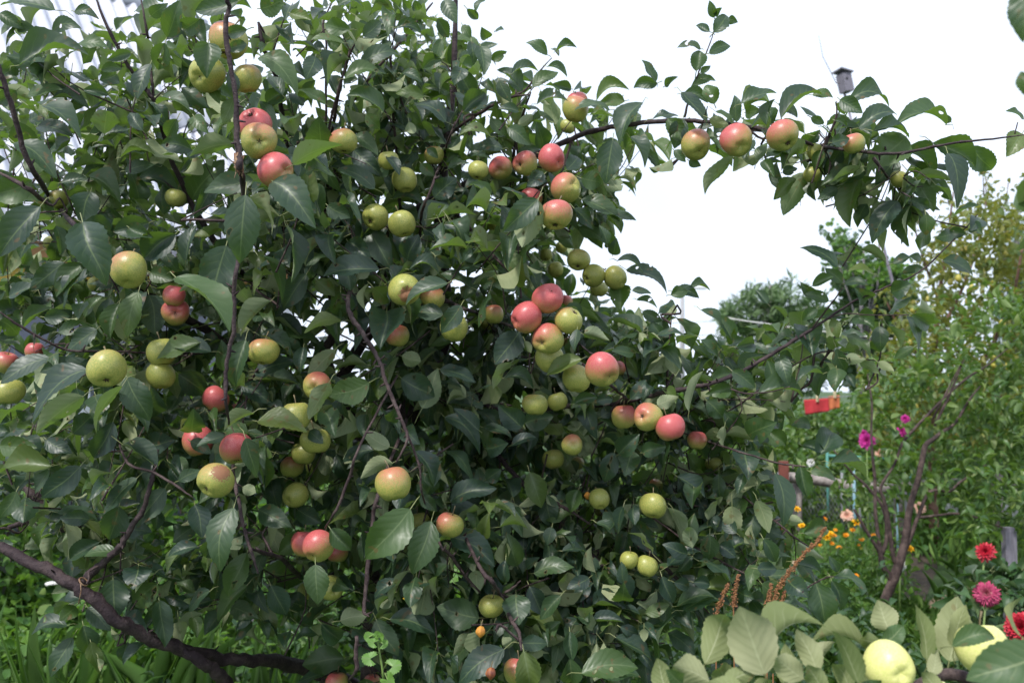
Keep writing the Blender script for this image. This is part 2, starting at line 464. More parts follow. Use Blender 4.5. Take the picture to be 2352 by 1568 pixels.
# ------------------------------------------------------------------ leaf shapes
def half_width(v):
    v = np.clip(v, 0, 1)
    h = np.sin(np.pi * v ** .78) ** .82
    return h * (1 - .10 * v ** 5)
def template(ns, na, fold, arch, wave, seed, tipcurl=.0, shape='ovate', petiole=True):
    """unit leaf: x across (-.5...5), y along 0..1, z out of the upper face"""
    r = np.random.default_rng(seed)
    V = []; UVs = []; Fq = []
    ph = r.uniform(0, 6, 2)
    for i in range(ns + 1):
        v = i / ns
        if shape == 'ovate': h = half_width(np.array(v)) if 0 < i < ns else (.03 if i == 0 else .0)
        elif shape == 'blade': h = (1 - v ** 2.2) * min(1, .55 + v)
        else: h = math.sin(math.pi * v ** 1.0) ** .75 if 0 < i < ns else .02
        z0 = arch * (4 * v * (1 - v)) - tipcurl * v ** 3
        for j in range(na + 1):
            u = j / na * 2 - 1
            z = z0 + fold * abs(u) * .5 * h + wave * math.sin(v * 8 + ph[0 if u > 0 else 1]) * u * u * h
            V.append((u * .5 * h * (1 - .12 * abs(u) * (fold > .25)), v, z)); UVs.append((u * .5 + .5, v))
    for i in range(ns):
        for j in range(na):
            a = i * (na + 1) + j
            Fq.append((a, a + 1, a + na + 2, a + na + 1))
    if petiole:
        b = len(V)
        for k in range(3):
            th = k * 2.094
            V.append((.012 * math.cos(th), .02, .012 * math.sin(th))); UVs.append((.5, 2))
        for k in range(3):
            th = k * 2.094
            V.append((.012 * math.cos(th), -.34, .03 + .012 * math.sin(th))); UVs.append((.5, 2))
        for k in range(3):
            k2 = (k + 1) % 3
            Fq.append((b + k, b + k2, b + 3 + k2, b + 3 + k))
    return np.array(V), np.array(Fq), np.array(UVs)
def frames(axis, nrml):
    axis = axis / np.linalg.norm(axis, axis=1, keepdims=True)
    n = nrml - axis * np.sum(nrml * axis, 1, keepdims=True)
    n /= np.linalg.norm(n, axis=1, keepdims=True) + 1e-9
    x = np.cross(axis, n)
    return x, axis, n
def leaf_batch(name, temps, pos, axis, nrml, L, W, mat, parent=None, kind='stuff', loc=None, as_parts=0, part_name='leaf'):
    """many leaves: the as_parts nearest-looking ones as objects of their own, the rest as one mesh"""
    n = len(pos)
    if n == 0: return None
    X, Y, N = frames(np.asarray(axis, float), np.asarray(nrml, float))
    L = np.broadcast_to(L, n); W = np.broadcast_to(W, n)
    ti = rng.integers(0, len(temps), n)
    rest = np.ones(n, bool)
    if loc is None: loc = pos.mean(0)
    if as_parts:
        px, py, d = proj_many(pos + Y * L[:, None] * .5)
        facing = np.abs(np.sum(N * (CAM - pos) / np.linalg.norm(CAM - pos, axis=1, keepdims=True), axis=1))
        score = np.where((px > 5) & (px < 2347) & (py > 5) & (py < 1563) & (d > .2), L / d * (.3 + facing), -1)
        top = np.argsort(-score)[:as_parts]
        top = top[score[top] > 0]
        mes = [mesh_np(part_name, t[0], t[1], t[2], np.zeros(len(t[0]))) for t in temps]
        for m_ in mes: m_.materials.append(mat)
        base = np.array(parent.location) if parent is not None else np.zeros(3)
        for i in top:
            o = bpy.data.objects.new(part_name, mes[ti[i]])
            COL.objects.link(o)
            mt = Matrix.Identity(4)
            for c_, vec, s_ in ((0, X[i], W[i]), (1, Y[i], L[i]), (2, N[i], L[i])):
                for k in range(3): mt[k][c_] = vec[k] * s_
            for k in range(3): mt[k][3] = pos[i][k] - base[k]
            if parent is not None: o.parent = parent
            o.matrix_local = mt
        rest[top] = False
    Vs = []; Fs = []; Us = []; Rs = []; b = 0
    for k, (tv, tf, tu) in enumerate(temps):
        idx = np.where((ti == k) & rest)[0]
        if not len(idx): continue
        w = (tv[None, :, 0:1] * W[idx, None, None] * X[idx, None, :] + tv[None, :, 1:2] * L[idx, None, None] * Y[idx, None, :]
             + tv[None, :, 2:3] * L[idx, None, None] * N[idx, None, :] + pos[idx, None, :])
        nv = len(tv)
        Vs.append(w.reshape(-1, 3))
        Fs.append((tf[None] + (np.arange(len(idx)) * nv)[:, None, None] + b).reshape(-1, tf.shape[1]))
        Us.append(np.tile(tu, (len(idx), 1)))
        Rs.append(np.repeat(rng.random(len(idx)), nv))
        b += nv * len(idx)
    if not Vs: return None
    me = mesh_np(name, np.vstack(Vs), np.vstack(Fs), np.vstack(Us), np.concatenate(Rs), sub=loc)
    o = link(name, me, mat, parent, loc)
    if kind: o['kind'] = kind
    return o
def proj_many(p):
    q = p - CAM
    d = q @ CF
    dd = np.where(np.abs(d) < 1e-6, 1e-6, d)
    return 1176 + F * (q @ CR) / dd, 784 - F * (q @ CU) / dd, d
T_FILL = [template(7, 4, f, a, wv, i, tc_) for i, (f, a, wv, tc_) in enumerate(
    [(.25, .05, .06, .10), (.45, .02, .10, .18), (.10, .10, .12, .22), (.6, .04, .05, .05), (.3, .12, .14, .30), (-.25, .08, .10, .1), (.95, .06, .10, .25), (.35, .16, .2, .45)])]
T_SMALL = [template(4, 2, f, a, 0, i, tc_, petiole=False) for i, (f, a, tc_) in enumerate([(.3, .06, .12), (.6, .0, .2), (.1, .12, .1), (.45, .1, .3)])]
T_ROUND = [template(4, 4, f, a, wv, i + 20, .05, 'round', False) for i, (f, a, wv) in enumerate([(.2, .05, .12), (-.2, .1, .15), (.4, .0, .1)])]
T_BLADE = [template(6, 2, .35, a, 0, i + 40, tc_, 'blade', False) for i, (a, tc_) in enumerate([(.02, .05), (.08, .35), (.05, .6), (.0, .15)])]
T_NEEDLE = [template(2, 1, 0, .03, 0, 60, .0, 'round', False)]

def hero_leaf(b_, t_, wpx, kind, bend=0, rs=None):
    """one leaf measured from the photograph: base, tip (x, y, depth), width in view pixels"""
    r = rs or random
    (xb, yb, db), (xt, yt, dt) = b_, t_
    B = P(xb, yb, db); T = P(xt, yt, dt)
    d = (db + dt) / 2
    W = wpx * d / F
    L = np.linalg.norm(T - B)
    if W / max(L, 1e-5) > .74:
        Lt = W / .68
        dz = math.sqrt(max(0, Lt * Lt - L * L))
        s = -1 if ('f' in kind or r.random() < .6) else 1
        T = P(xt, yt, dt + s * dz * .8)
        L = np.linalg.norm(T - B)
    Wn = min(max(W, .50 * L), max(.72 * L, W))
    ax = nrm(T - B)
    toc = nrm(CAM - (B + T) / 2)
    wd = nrm(np.cross(ax, toc)); nf = nrm(np.cross(wd, ax))
    phi = math.acos(min(1, W / Wn)) + r.uniform(-.12, .12)
    n1 = nf * math.cos(phi) + wd * math.sin(phi); n2 = nf * math.cos(phi) - wd * math.sin(phi)
    if 'p' in kind: n = -(n1 if n1[2] < n2[2] else n2)
    else: n = n1 if n1[2] > n2[2] else n2
    xd = nrm(np.cross(ax, n))
    ns, na = 20, 6
    fold = r.uniform(.1, .75) if r.random() < .75 else r.uniform(.8, 1.5); wave = r.uniform(.03, .14); tw0 = r.uniform(-.55, .55); arch = r.uniform(.02, .10) * L; curl = (r.uniform(0, .14) if r.random() < .75 else r.uniform(.14, .34)) * L
    if 'n' in kind: wave *= 1.5; curl *= 1.8; tw0 *= 1.5
    if 'p' in kind: arch *= .5
    ph = (r.uniform(0, 6), r.uniform(0, 6)); fr = r.uniform(6, 10)
    upc = CU * (bend * d / F * 1.0)
    V = []; U = []; Fq = []
    sk = r.uniform(-.04, .04)
    for i in range(ns + 1):
        v = i / ns
        mid = B + (T - B) * v + upc * (4 * v * (1 - v)) + n * (arch * 4 * v * (1 - v) - curl * (v ** 3 - v)) + xd * (sk * L * math.sin(v * 5))
        h = float(half_width(np.array(v))) if 0 < i < ns else (.04 if i == 0 else .0)
        ta = tw0 * (v - .4); xv = xd * math.cos(ta) + n * math.sin(ta); nv_ = n * math.cos(ta) - xd * math.sin(ta)
        for j in range(na + 1):
            u = j / na * 2 - 1
            e = h * (1.0 if abs(u) < .99 else (1.035 if i % 2 else .955))
            z = fold * abs(u) ** 1.3 * .5 * h * Wn * .8 + wave * math.sin(v * fr + ph[u > 0]) * u * u * h * Wn
            V.append(mid + xv * (u * .5 * e * Wn) + nv_ * z); U.append((u * .5 + .5, v))
    for i in range(ns):
        for j in range(na):
            a = i * (na + 1) + j
            Fq.append((a, a + 1, a + na + 2, a + na + 1))
    # petiole
    pl = r.uniform(.25, .42) * L
    d0 = nrm(-ax * .8 - toc * .35 + UP * .15 - n * .2)
    pts = [B + ax * .02 * L, B + d0 * pl * .5 + UP * pl * .03, B + nrm(d0 - toc * .4 - n * .3) * pl]
    bidx = len(V)
    for p_ in pts:
        for k in range(4):
            th = k * math.pi / 2
            V.append(p_ + .0010 * (math.cos(th) * xd + math.sin(th) * n)); U.append((.5, 2))
    for s in range(2):
        for k in range(4):
            k2 = (k + 1) % 4
            Fq.append((bidx + s * 4 + k, bidx + s * 4 + k2, bidx + (s + 1) * 4 + k2, bidx + (s + 1) * 4 + k))
    return np.array(V), np.array(Fq), np.array(U), B, W * L / d ** 2, pts[-1]
# ------------------------------------------------------------------ what the photograph shows of the near tree
# branches: tile, then x y width depth along the branch
BRANCHES = """
A 1540 -60 30 1.77; 1540 60 34 1.77; 1515 150 38 1.77; 1530 330 40 1.77; 1555 480 36 1.77; 1585 660 38 1.77; 1592 900 44 1.77; 1605 1040 50 1.77; 1612 1130 48 1.77; 1640 1300 44 1.86; 1620 1600 36 1.9; 1592 1790 34 1.77; 1572 1940 34 1.77; 1572 2190 34 1.77; 1530 2390 32 1.77; 1515 2530 30 1.77; 1520 2710 26 1.77; 1540 2850 24 1.86
G 1540 -150 22 1.86; 1560 0 28 1.9; 1575 200 28 1.9; 1605 350 28 1.86; 1650 560 26 1.83; 1690 690 26 1.81; 1735 830 22 1.8
A -40 380 36 1.75; 15 520 40 1.76; 80 720 40 1.78; 130 900 40 1.8; 200 1110 42 1.82; 320 1300 44 1.85; 470 1480 44 1.9; 620 1640 46 2.0; 900 1900 50 2.3; 1500 2300 60 2.6; 1960 2700 56 2.6
A -20 1150 30 1.9; 170 1260 36 1.88; 330 1365 40 1.87
A 640 -20 22 2.1; 720 180 24 2.1; 800 330 26 2.12; 880 470 26 2.15; 960 580 30 2.18; 1040 680 36 2.2; 1080 820 36 2.3; 1200 1200 40 2.4; 1500 1700 50 2.55
A 945 -20 16 2.2; 985 200 20 2.2; 1000 330 22 2.25; 1030 640 24 2.22
A 1735 150 26 2.2; 1760 280 34 2.2; 1800 400 34 2.22; 1870 560 38 2.3; 1900 800 40 2.4; 2000 1200 46 2.5; 2200 1700 54 2.65
A 2240 0 16 2.3; 2170 170 18 2.3; 2195 300 18 2.3; 2190 680 18 2.3; 2210 1000 20 2.4
A 2352 330 20 2.2; 2290 560 20 2.2; 2230 780 20 2.25; 2180 1100 24 2.35
B 640 20 18 2.5; 560 120 20 2.5; 450 250 22 2.5; 300 420 24 2.5; 150 620 26 2.55; 50 800 28 2.6
B 350 240 16 2.4; 355 400 20 2.4; 370 560 22 2.4; 378 800 24 2.42; 405 1130 24 2.45; 420 1400 26 2.5
B 150 230 14 2.2; 70 400 18 2.22; 10 620 20 2.3; -40 900 24 2.4
B 840 740 14 2.1; 765 890 18 2.1; 720 1020 20 2.12; 660 1180 20 2.14; 615 1310 20 2.15; 570 1420 24 2.2
B 1290 640 20 2.3; 1180 650 22 2.3; 1050 705 26 2.35; 920 780 26 2.4; 780 880 28 2.5; 700 980 30 2.68
B 1440 390 10 2.28; 1340 500 14 2.29; 1270 600 18 2.3; 1180 650 20 2.3
B 1300 620 16 2.3; 1250 760 20 2.35; 1190 980 20 2.45; 1180 1050 20 2.48
B 740 1370 30 2.53; 800 1440 28 2.5; 890 1540 28 2.4; 980 1660 26 2.3; 1060 1730 24 2.1; 1150 1830 18 2.1
E 40 1000 84 2.85; 350 480 70 2.78; 250 150 74 2.7; 500 -82 72 2.6; 658 -152 70 2.56; 830 -250 66 2.53; 1020 -340 60 2.51; 1240 -430 52 2.45; 1500 -545 44 2.36; 1680 -620 40 2.3; 1880 -664 38 2.22; 2180 -700 36 2.17; 2530 -690 34 2.15; 2760 -660 34 2.14; 3000 -600 34 2.12; 3240 -530 30 2.08; 3460 -500 26 2.04; 3640 -480 24 2.0; 3820 -488 22 1.98; 4140 -550 18 1.94; 4460 -585 14 1.92; 4640 -610 10 1.9
E 560 430 34 2.7; 720 505 32 2.4; 850 560 32 2.2; 960 600 32 2.1; 1060 640 30 2.05; 1190 685 26 2.02; 1400 720 22 2.05; 1560 750 18 2.04; 1700 860 14 2.0; 1780 870 10 1.98
E 500 1040 44 2.95; 640 1090 38 2.8; 830 1140 36 2.6; 960 1185 34 2.5; 1080 1235 30 2.47; 1350 1240 30 2.45; 1560 1212 34 2.4; 1840 1205 34 2.35; 2050 1160 36 2.3; 2220 1118 36 2.25; 2400 1085 34 2.22; 2520 1062 32 2.2; 2720 980 30 2.2; 2880 888 28 2.2; 3090 762 26 2.18; 3200 692 22 2.17; 3440 530 17 2.15; 3570 467 15 2.13; 3700 412 14 2.12; 3840 357 13 2.11; 3960 277 12 2.1; 4060 180 11 2.1; 4160 80 10 2.1; 4230 10 9 2.1; 4300 -70 6 2.1
F 930 690 16 2.17; 1040 550 14 2.14; 1100 470 12 2.12; 1135 420 8 2.1
F 1010 640 10 2.17; 1150 595 9 2.14; 1330 605 9 2.12; 1580 603 5 2.1
F 380 1100 13 2.2; 480 1130 13 2.17; 640 1120 12 2.15; 780 1085 8 2.12
F 380 1240 12 2.35; 700 1010 12 2.3; 1000 850 10 2.25; 1280 900 9 2.2; 1470 925 5 2.2
E 2212 1120 20 2.28; 2222 900 17 2.28; 2245 600 15 2.28
E 1790 1040 24 2.2; 1900 1130 22 2.27; 1960 1175 20 2.32
C 70 790 18 2.16; 110 630 14 2.14; 150 530 12 2.12; 180 450 11 2.11; 215 360 10 2.1; 250 270 8 2.1; 270 200 6 2.1
C 1090 680 10 2.06; 1090 790 18 2.07; 1045 900 26 2.09; 1020 970 24 2.09
C 1340 1060 24 2.03; 1440 1195 20 2.0; 1530 1290 16 1.97; 1590 1325 11 1.95
C 2310 820 9 1.92; 2290 900 11 1.92
D -20 570 18 1.8; 120 670 20 1.82; 260 750 20 1.84; 440 835 18 1.88; 700 850 18 1.95
D 1830 1130 50 2.5; 1900 1160 54 2.55; 1980 1195 56 2.6; 2060 1230 56 2.65; 2300 1400 60 2.9
D 2500 1800 130 3.0; 2350 1300 96 2.92; 2180 900 70 2.75; 2250 700 62 2.7; 2200 400 50 2.6; 2000 100 42 2.5; 1850 -20 36 2.45; 1700 -300 30 2.4
D 1720 390 14 2.2; 1830 320 16 2.3; 1950 280 18 2.4; 2150 260 20 2.55
E 70 520 36 1.97; 110 640 38 1.92; 180 745 36 1.9; 250 860 34 1.89; 295 950 32 1.88; 325 1060 30 1.87; 385 1200 30 1.86; 435 1320 28 1.85; 470 1430 24 1.84; 430 1530 18 1.83; 390 1600 14 1.83
H 470 -100 20 1.86; 550 110 18 1.86; 560 250 16 1.86; 600 400 16 1.85; 700 660 18 1.84; 730 640 14 1.83
G -120 560 80 2.2; 60 690 86 2.15; 300 800 92 2.12; 480 890 98 2.1; 600 980 102 2.1; 800 1150 104 2.12; 1000 1260 106 2.18; 1200 1330 110 2.25; 1450 1400 104 2.4; 1690 1412 98 2.5; 1950 1440 110 2.75; 2300 1560 130 3.0; 2560 1700 140 3.1
G 1160 1325 60 2.24; 1320 1400 90 2.27; 1440 1490 100 2.32; 1530 1600 110 2.4; 1650 1900 120 2.6; 1750 2300 130 2.8
G 530 930 56 2.12; 600 840 60 2.1; 700 750 56 2.08; 790 670 52 2.06; 860 560 46 2.05; 960 400 40 2.05; 1020 200 36 2.05; 1060 0 30 2.1
G 150 230 60 2.7; 260 330 80 2.7; 400 460 90 2.72; 520 570 100 2.75; 600 720 100 2.8; 700 900 100 2.9
G -40 560 40 2.6; 150 490 44 2.62; 340 435 50 2.68
G 860 90 18 1.95; 1030 150 22 1.95; 1180 240 22 1.93; 1295 320 16 1.9
G 2420 -30 20 1.9; 2350 180 24 1.9; 2260 400 24 1.9; 2180 530 20 1.9
G 1680 660 30 2.0; 1800 700 34 2.1; 1900 740 36 2.2; 2100 900 44 2.5
H 280 280 28 2.0; 240 450 32 1.98; 205 750 32 1.95; 185 1000 30 1.93; 180 1090 26 1.92; 215 1120 18 1.9
H 130 1250 30 1.85; 125 1400 36 1.85; 130 1480 34 1.85; 60 1560 24 1.83
H 690 650 28 2.05; 770 720 28 2.1; 860 850 26 2.15; 960 960 24 2.2
H 940 760 30 2.0; 1050 900 34 1.95; 1110 1000 36 1.92; 1165 1140 34 1.9; 1220 1230 30 1.88; 1235 1350 24 1.85
H 1130 960 24 1.9; 1190 920 20 1.87; 1230 880 14 1.85
H 1240 1300 20 1.87; 1100 1180 22 1.86; 1060 1210 18 1.84
H 1080 40 36 2.6; 1230 215 42 2.5; 1400 400 44 2.48; 1560 560 44 2.46; 1690 690 42 2.44; 1820 830 38 2.42; 1910 980 34 2.4; 1970 1140 28 2.4
H 1300 280 26 2.5; 1420 330 28 2.45; 1530 390 26 2.4; 1700 500 24 2.38
H 1750 480 22 2.4; 1870 570 28 2.4; 1960 605 30 2.38; 2070 665 32 2.37; 2200 790 30 2.36; 2330 920 26 2.35; 2500 1100 20 2.3
H 1870 1020 12 2.4; 1868 1260 12 2.4
I 300 -30 16 2.2; 580 55 15 2.17; 700 90 15 2.14; 800 105 16 2.1; 900 115 12 2.08
I 120 640 16 2.3; 300 740 16 2.28; 570 880 14 2.25; 700 920 10 2.2
I 680 480 16 2.25; 800 580 16 2.22; 920 660 12 2.2
I 860 960 12 2.15; 920 910 13 2.15; 1020 860 12 2.13; 1080 850 8 2.12
"""
# apples: tile | x | y | width | redness | where the calyx shows (x,y; - hidden below) | label
APPLES = """
A|1537|275|262|.34|-|pale pinkish apple behind the dark upright shoot, topmost of three at its tip
A|1390|500|238|.06|-.5,.15|green apple half covered by a grey-green folded leaf beside the dark upright shoot
A|1660|530|190|.24|-|green apple with faint blush hanging right against the dark upright shoot
A|1712|835|232|.95|-.3,-.62|red creased apple sitting on top of the green apple on the upright shoot
A|1740|945|242|.30|.02,.06|green apple with its calyx facing outward between two red apples on the shoot
A|1853|1145|240|.88|.68,.0|red striped apple lowest of three beside the torn bark of the shoot
A|2310|950|188|.40|-|yellow-green apple with orange blush behind a pale curled leaf
A|1180|1330|132|.0|-|small pale green apple hanging in front of the corrugated roof
A|395|1340|125|.2|-|yellowish apple hidden behind grey leaves in front of the corrugated roof
B|255|1460|182|.0|-.55,.35|glossy green apple with visible calyx, left one of a green pair
B|435|1505|188|.0|-|green apple tucked under a leaf, right one of a green pair
B|1095|1130|160|.72|-.1,.2|pinkish red apple with green base, first of three along the thick arm
B|1260|1098|166|.66|-.6,.1|pink apple with a yellow patch, middle of three along the thick arm
B|1440|1065|188|.97|.68,.35|bright red apple, last of three along the thick arm
B|1535|1262|206|.45|.55,-.3|greenish apple with blushed top touching the apple below it under the arm
B|1470|1445|218|.50|-.1,.9|large yellow-pink apple hanging lowest of the pair under the arm
B|1300|1335|155|.9|-|red apple mostly hidden behind a big drooping leaf under the arm
B|1600|735|172|.34|-|green apple with pinkish top above the arm in dark leaves
B|1612|690|142|.6|-|blushed apple peeking over the green apple above the arm
B|1550|850|105|.0|-|dark green apple in shade just above the arm
B|650|1045|132|.3|-|yellowish apple high among leaves left of the thick arm
B|945|1145|142|.1|-|yellow-green apple with a leaf tip across it beside the thick arm
B|345|1080|142|.1|-|dull green apple behind a thin dark upright twig
B|450|1210|166|.0|-|green apple behind a bent leaf beneath the thin dark upright twig
B|1045|1510|82|.0|-|tiny green apple in shade under the thick arm
C|147|975|206|.36|.3,.55|green-red striped apple with a small pit, first of three at the arm's end
C|420|943|216|.62|.35,.45|pink-topped apple, middle of three on the far end of the arm
C|730|912|222|.50|.45,.62|blushed apple with dark calyx, largest of three on the far end of the arm
C|1205|965|150|.45|-|striped apple half hidden by leaves below the bird house
C|945|1020|112|.0|-|yellow-green apple hidden in the leaf clump at the arm's end
C|925|1175|112|.0|-|green apple low in the shade of the leaf clump at the arm's end
C|1510|1205|122|.1|-|yellow apple deep among hanging leaves at the arm's tip
D|865|302|242|.26|-.1,.85|pale green apple with rosy flecks beside a large dark drooping leaf
D|650|395|115|.0|-|green apple peeking from behind the large dark drooping leaf
D|1180|585|182|.70|.0,.05|red-topped apple with dark calyx, lower of a red pair in deep shade
D|1170|475|145|.82|-|red apple, upper of a red pair in deep shade
D|718|965|256|.16|-.05,.8|big yellow-green apple with a pale streak and faint blush
D|1085|855|202|.0|-|green apple partly covered by a bluish leaf, upper of a green pair
D|1080|1010|188|.0|-|green apple, lower of a green pair beside a dark leaf
D|1770|850|205|.30|-|greenish apple half behind a hanging leaf beside the bare twig
D|1447|1168|182|.86|-.62,.72|round red apple hanging from the end of the bare twig
D|1330|1450|202|.86|-|red apple behind a round leaf beneath the bare twig
D|1585|1500|222|.78|.05,.95|large rosy apple beside a long leaf, resting on the rotting apple
D|1590|1250|115|.55|-|blushed apple hidden behind the round red apple
D|1990|1285|208|.12|-|yellow-green apple above a long dark leaf
D|2120|1450|202|.04|-|green apple with a leaf shadow across it under the yellow-green one
D|2040|1535|162|.0|-|green apple in shade low in the green cluster
D|2130|1080|192|.40|-.25,.15|red and green apple with calyx facing out behind a pale leaf
D|60|1120|195|.1|-|green apple cut by the edge beneath a broad leaf
D|40|925|155|.6|-|reddish apple cut by the edge above a broad leaf
D|235|845|122|.8|-|red apple almost hidden behind a broad leaf
D|345|120|102|.0|-|little green apple among bright backlit leaves near the yellow house
D|1735|1330|102|.1|-|yellowish apple behind a pale twisted leaf
E|450|435|216|.04|.15,.1|green apple with a brown scab patch around its calyx
E|640|485|172|.5|-|reddish apple behind a dark pointed leaf next to the scabbed apple
E|400|740|172|.6|-|red apple almost wholly covered by a broad bluish leaf
E|785|690|192|.15|-|large greenish apple in shade behind a dark leaf beside the trunk
E|1620|235|156|.16|-.1,.75|yellow-green apple, highest of the green cluster against the sky
E|1720|340|156|.0|-.8,.35|green apple, middle of the green cluster against the sky
E|1868|353|156|.1|.75,.5|green apple with a dark calyx, outermost of the green cluster against the sky
E|1755|428|122|.0|-|green apple tucked underneath the green cluster against the sky
E|1415|490|212|1.0|.3,-.6|bright pinkish red apple on top of the big cluster
E|1270|618|212|.96|-.82,.35|deep red apple at the side of the big cluster
E|1555|640|198|.22|.55,-.72|pale yellow apple with a brown scratch in the big cluster
E|1412|765|212|.50|-.52,.33|yellow-pink apple with a brown nick, lowest bright one of the big cluster
E|1425|895|192|.0|-|green apple in shade underneath the big cluster
E|1545|800|110|.4|-|orange-pink apple wedged behind pale leaves in the big cluster
E|1780|970|232|.66|.55,.52|large rosy apple with calyx facing down beside the big cluster
E|1605|1030|192|.16|-|yellow-green apple touching the large rosy apple
E|1328|1205|172|.16|-|dull green apple with faint blush, left one of a pair below the big cluster
E|1480|1185|138|.0|-|plain green apple, right one of a pair below the big cluster
E|1925|1287|166|.55|-|red streaked apple, first of three in a row under the long branch
E|2085|1287|194|.40|-.55,-.05|greenish pink apple, middle of three in a row under the long branch
E|2235|1358|196|.96|-|red apple, last of three in a row under the long branch
E|1577|1475|142|.32|.2,-.1|small blushed apple above a yellow-green one
E|1450|1572|152|.1|-|yellow-green apple below the small blushed one
E|1225|1540|75|.1|-|yellowish apple mostly hidden by dark leaves
E|1050|600|132|.35|-|striped apple in shade beside the brown branch
E|1000|655|112|.1|-|yellow-green apple in shade under the brown branch
E|1010|105|92|.0|-|small green apple in the upper crown's shade
E|1505|150|82|.0|-|tiny green apple behind the green cluster
E|1400|200|92|.0|-|tiny green apple under a long dark leaf
E|1465|300|112|.0|-|faint green apple in shade over the big cluster
E|1535|515|92|.7|-|rosy apple peeking out behind the topmost red one of the big cluster
E|1880|965|120|.6|-|pink apple hidden behind the large rosy apple
E|1612|1598|92|.2|-|small yellow-green apple hanging under the small blushed one
F|155|1445|132|.6|-|red and green apple hidden behind the last one of the row
I|265|95|112|.0|-|green apple under a leaf with holes
G|1450|205|242|.18|-.6,.5|yellowish apple with a brown rotten patch and two dark pits
G|1985|305|166|.0|-.6,.4|round green apple alone beneath a yellow-red one
G|1960|115|158|.42|-|yellow-red spotted apple above the lone green one
G|2140|645|216|.66|-.4,.68|orange-red apple in front of two others
G|2045|632|184|.72|-|orange apple left behind the orange-red one
G|2265|690|150|.72|-|orange apple right behind the orange-red one
G|2225|930|164|.0|.35,.3|green apple half covered by a hanging dark leaf
G|2060|950|115|.0|-|yellow-green apple hidden behind a hanging dark leaf
G|2260|1560|150|.55|-|orange-pink apple beside the bright green shoot
G|2110|110|115|.0|-|green apple in shade behind the yellow-red spotted one
H|375|228|240|.30|.2,.93|round yellow-green apple with orange blush in a leafy clump
H|755|505|192|.40|-|pinkish yellow apple behind two broad leaves
H|545|490|155|.06|-|yellow apple between two broad dark leaves
H|1760|330|136|.0|.15,.8|small green apple beside an orange dried fruitlet
H|2122|375|182|.10|.0,.93|yellow-green apple hanging alone with its calyx straight down
H|1960|740|128|.0|-|pale green apple, left one of a pale pair on a dark branch
H|2080|780|144|.0|-|pale green apple, right one of a pale pair on a dark branch
H|1035|1050|172|.12|-|tall yellow-green apple behind a dark twig
H|1210|1490|194|.5|-|orange-pink apple behind a broad leaf low in the crown
H|1670|580|84|.0|-|tiny green apple deep in the lower crown
H|230|1555|112|.5|-|orange-yellow apple behind the bright green shoot
H|1770|405|92|.0|-|small green apple behind the one beside the dried fruitlet
H|2140|240|92|.3|-|blushed apple behind the stalk of the lone hanging one
"""
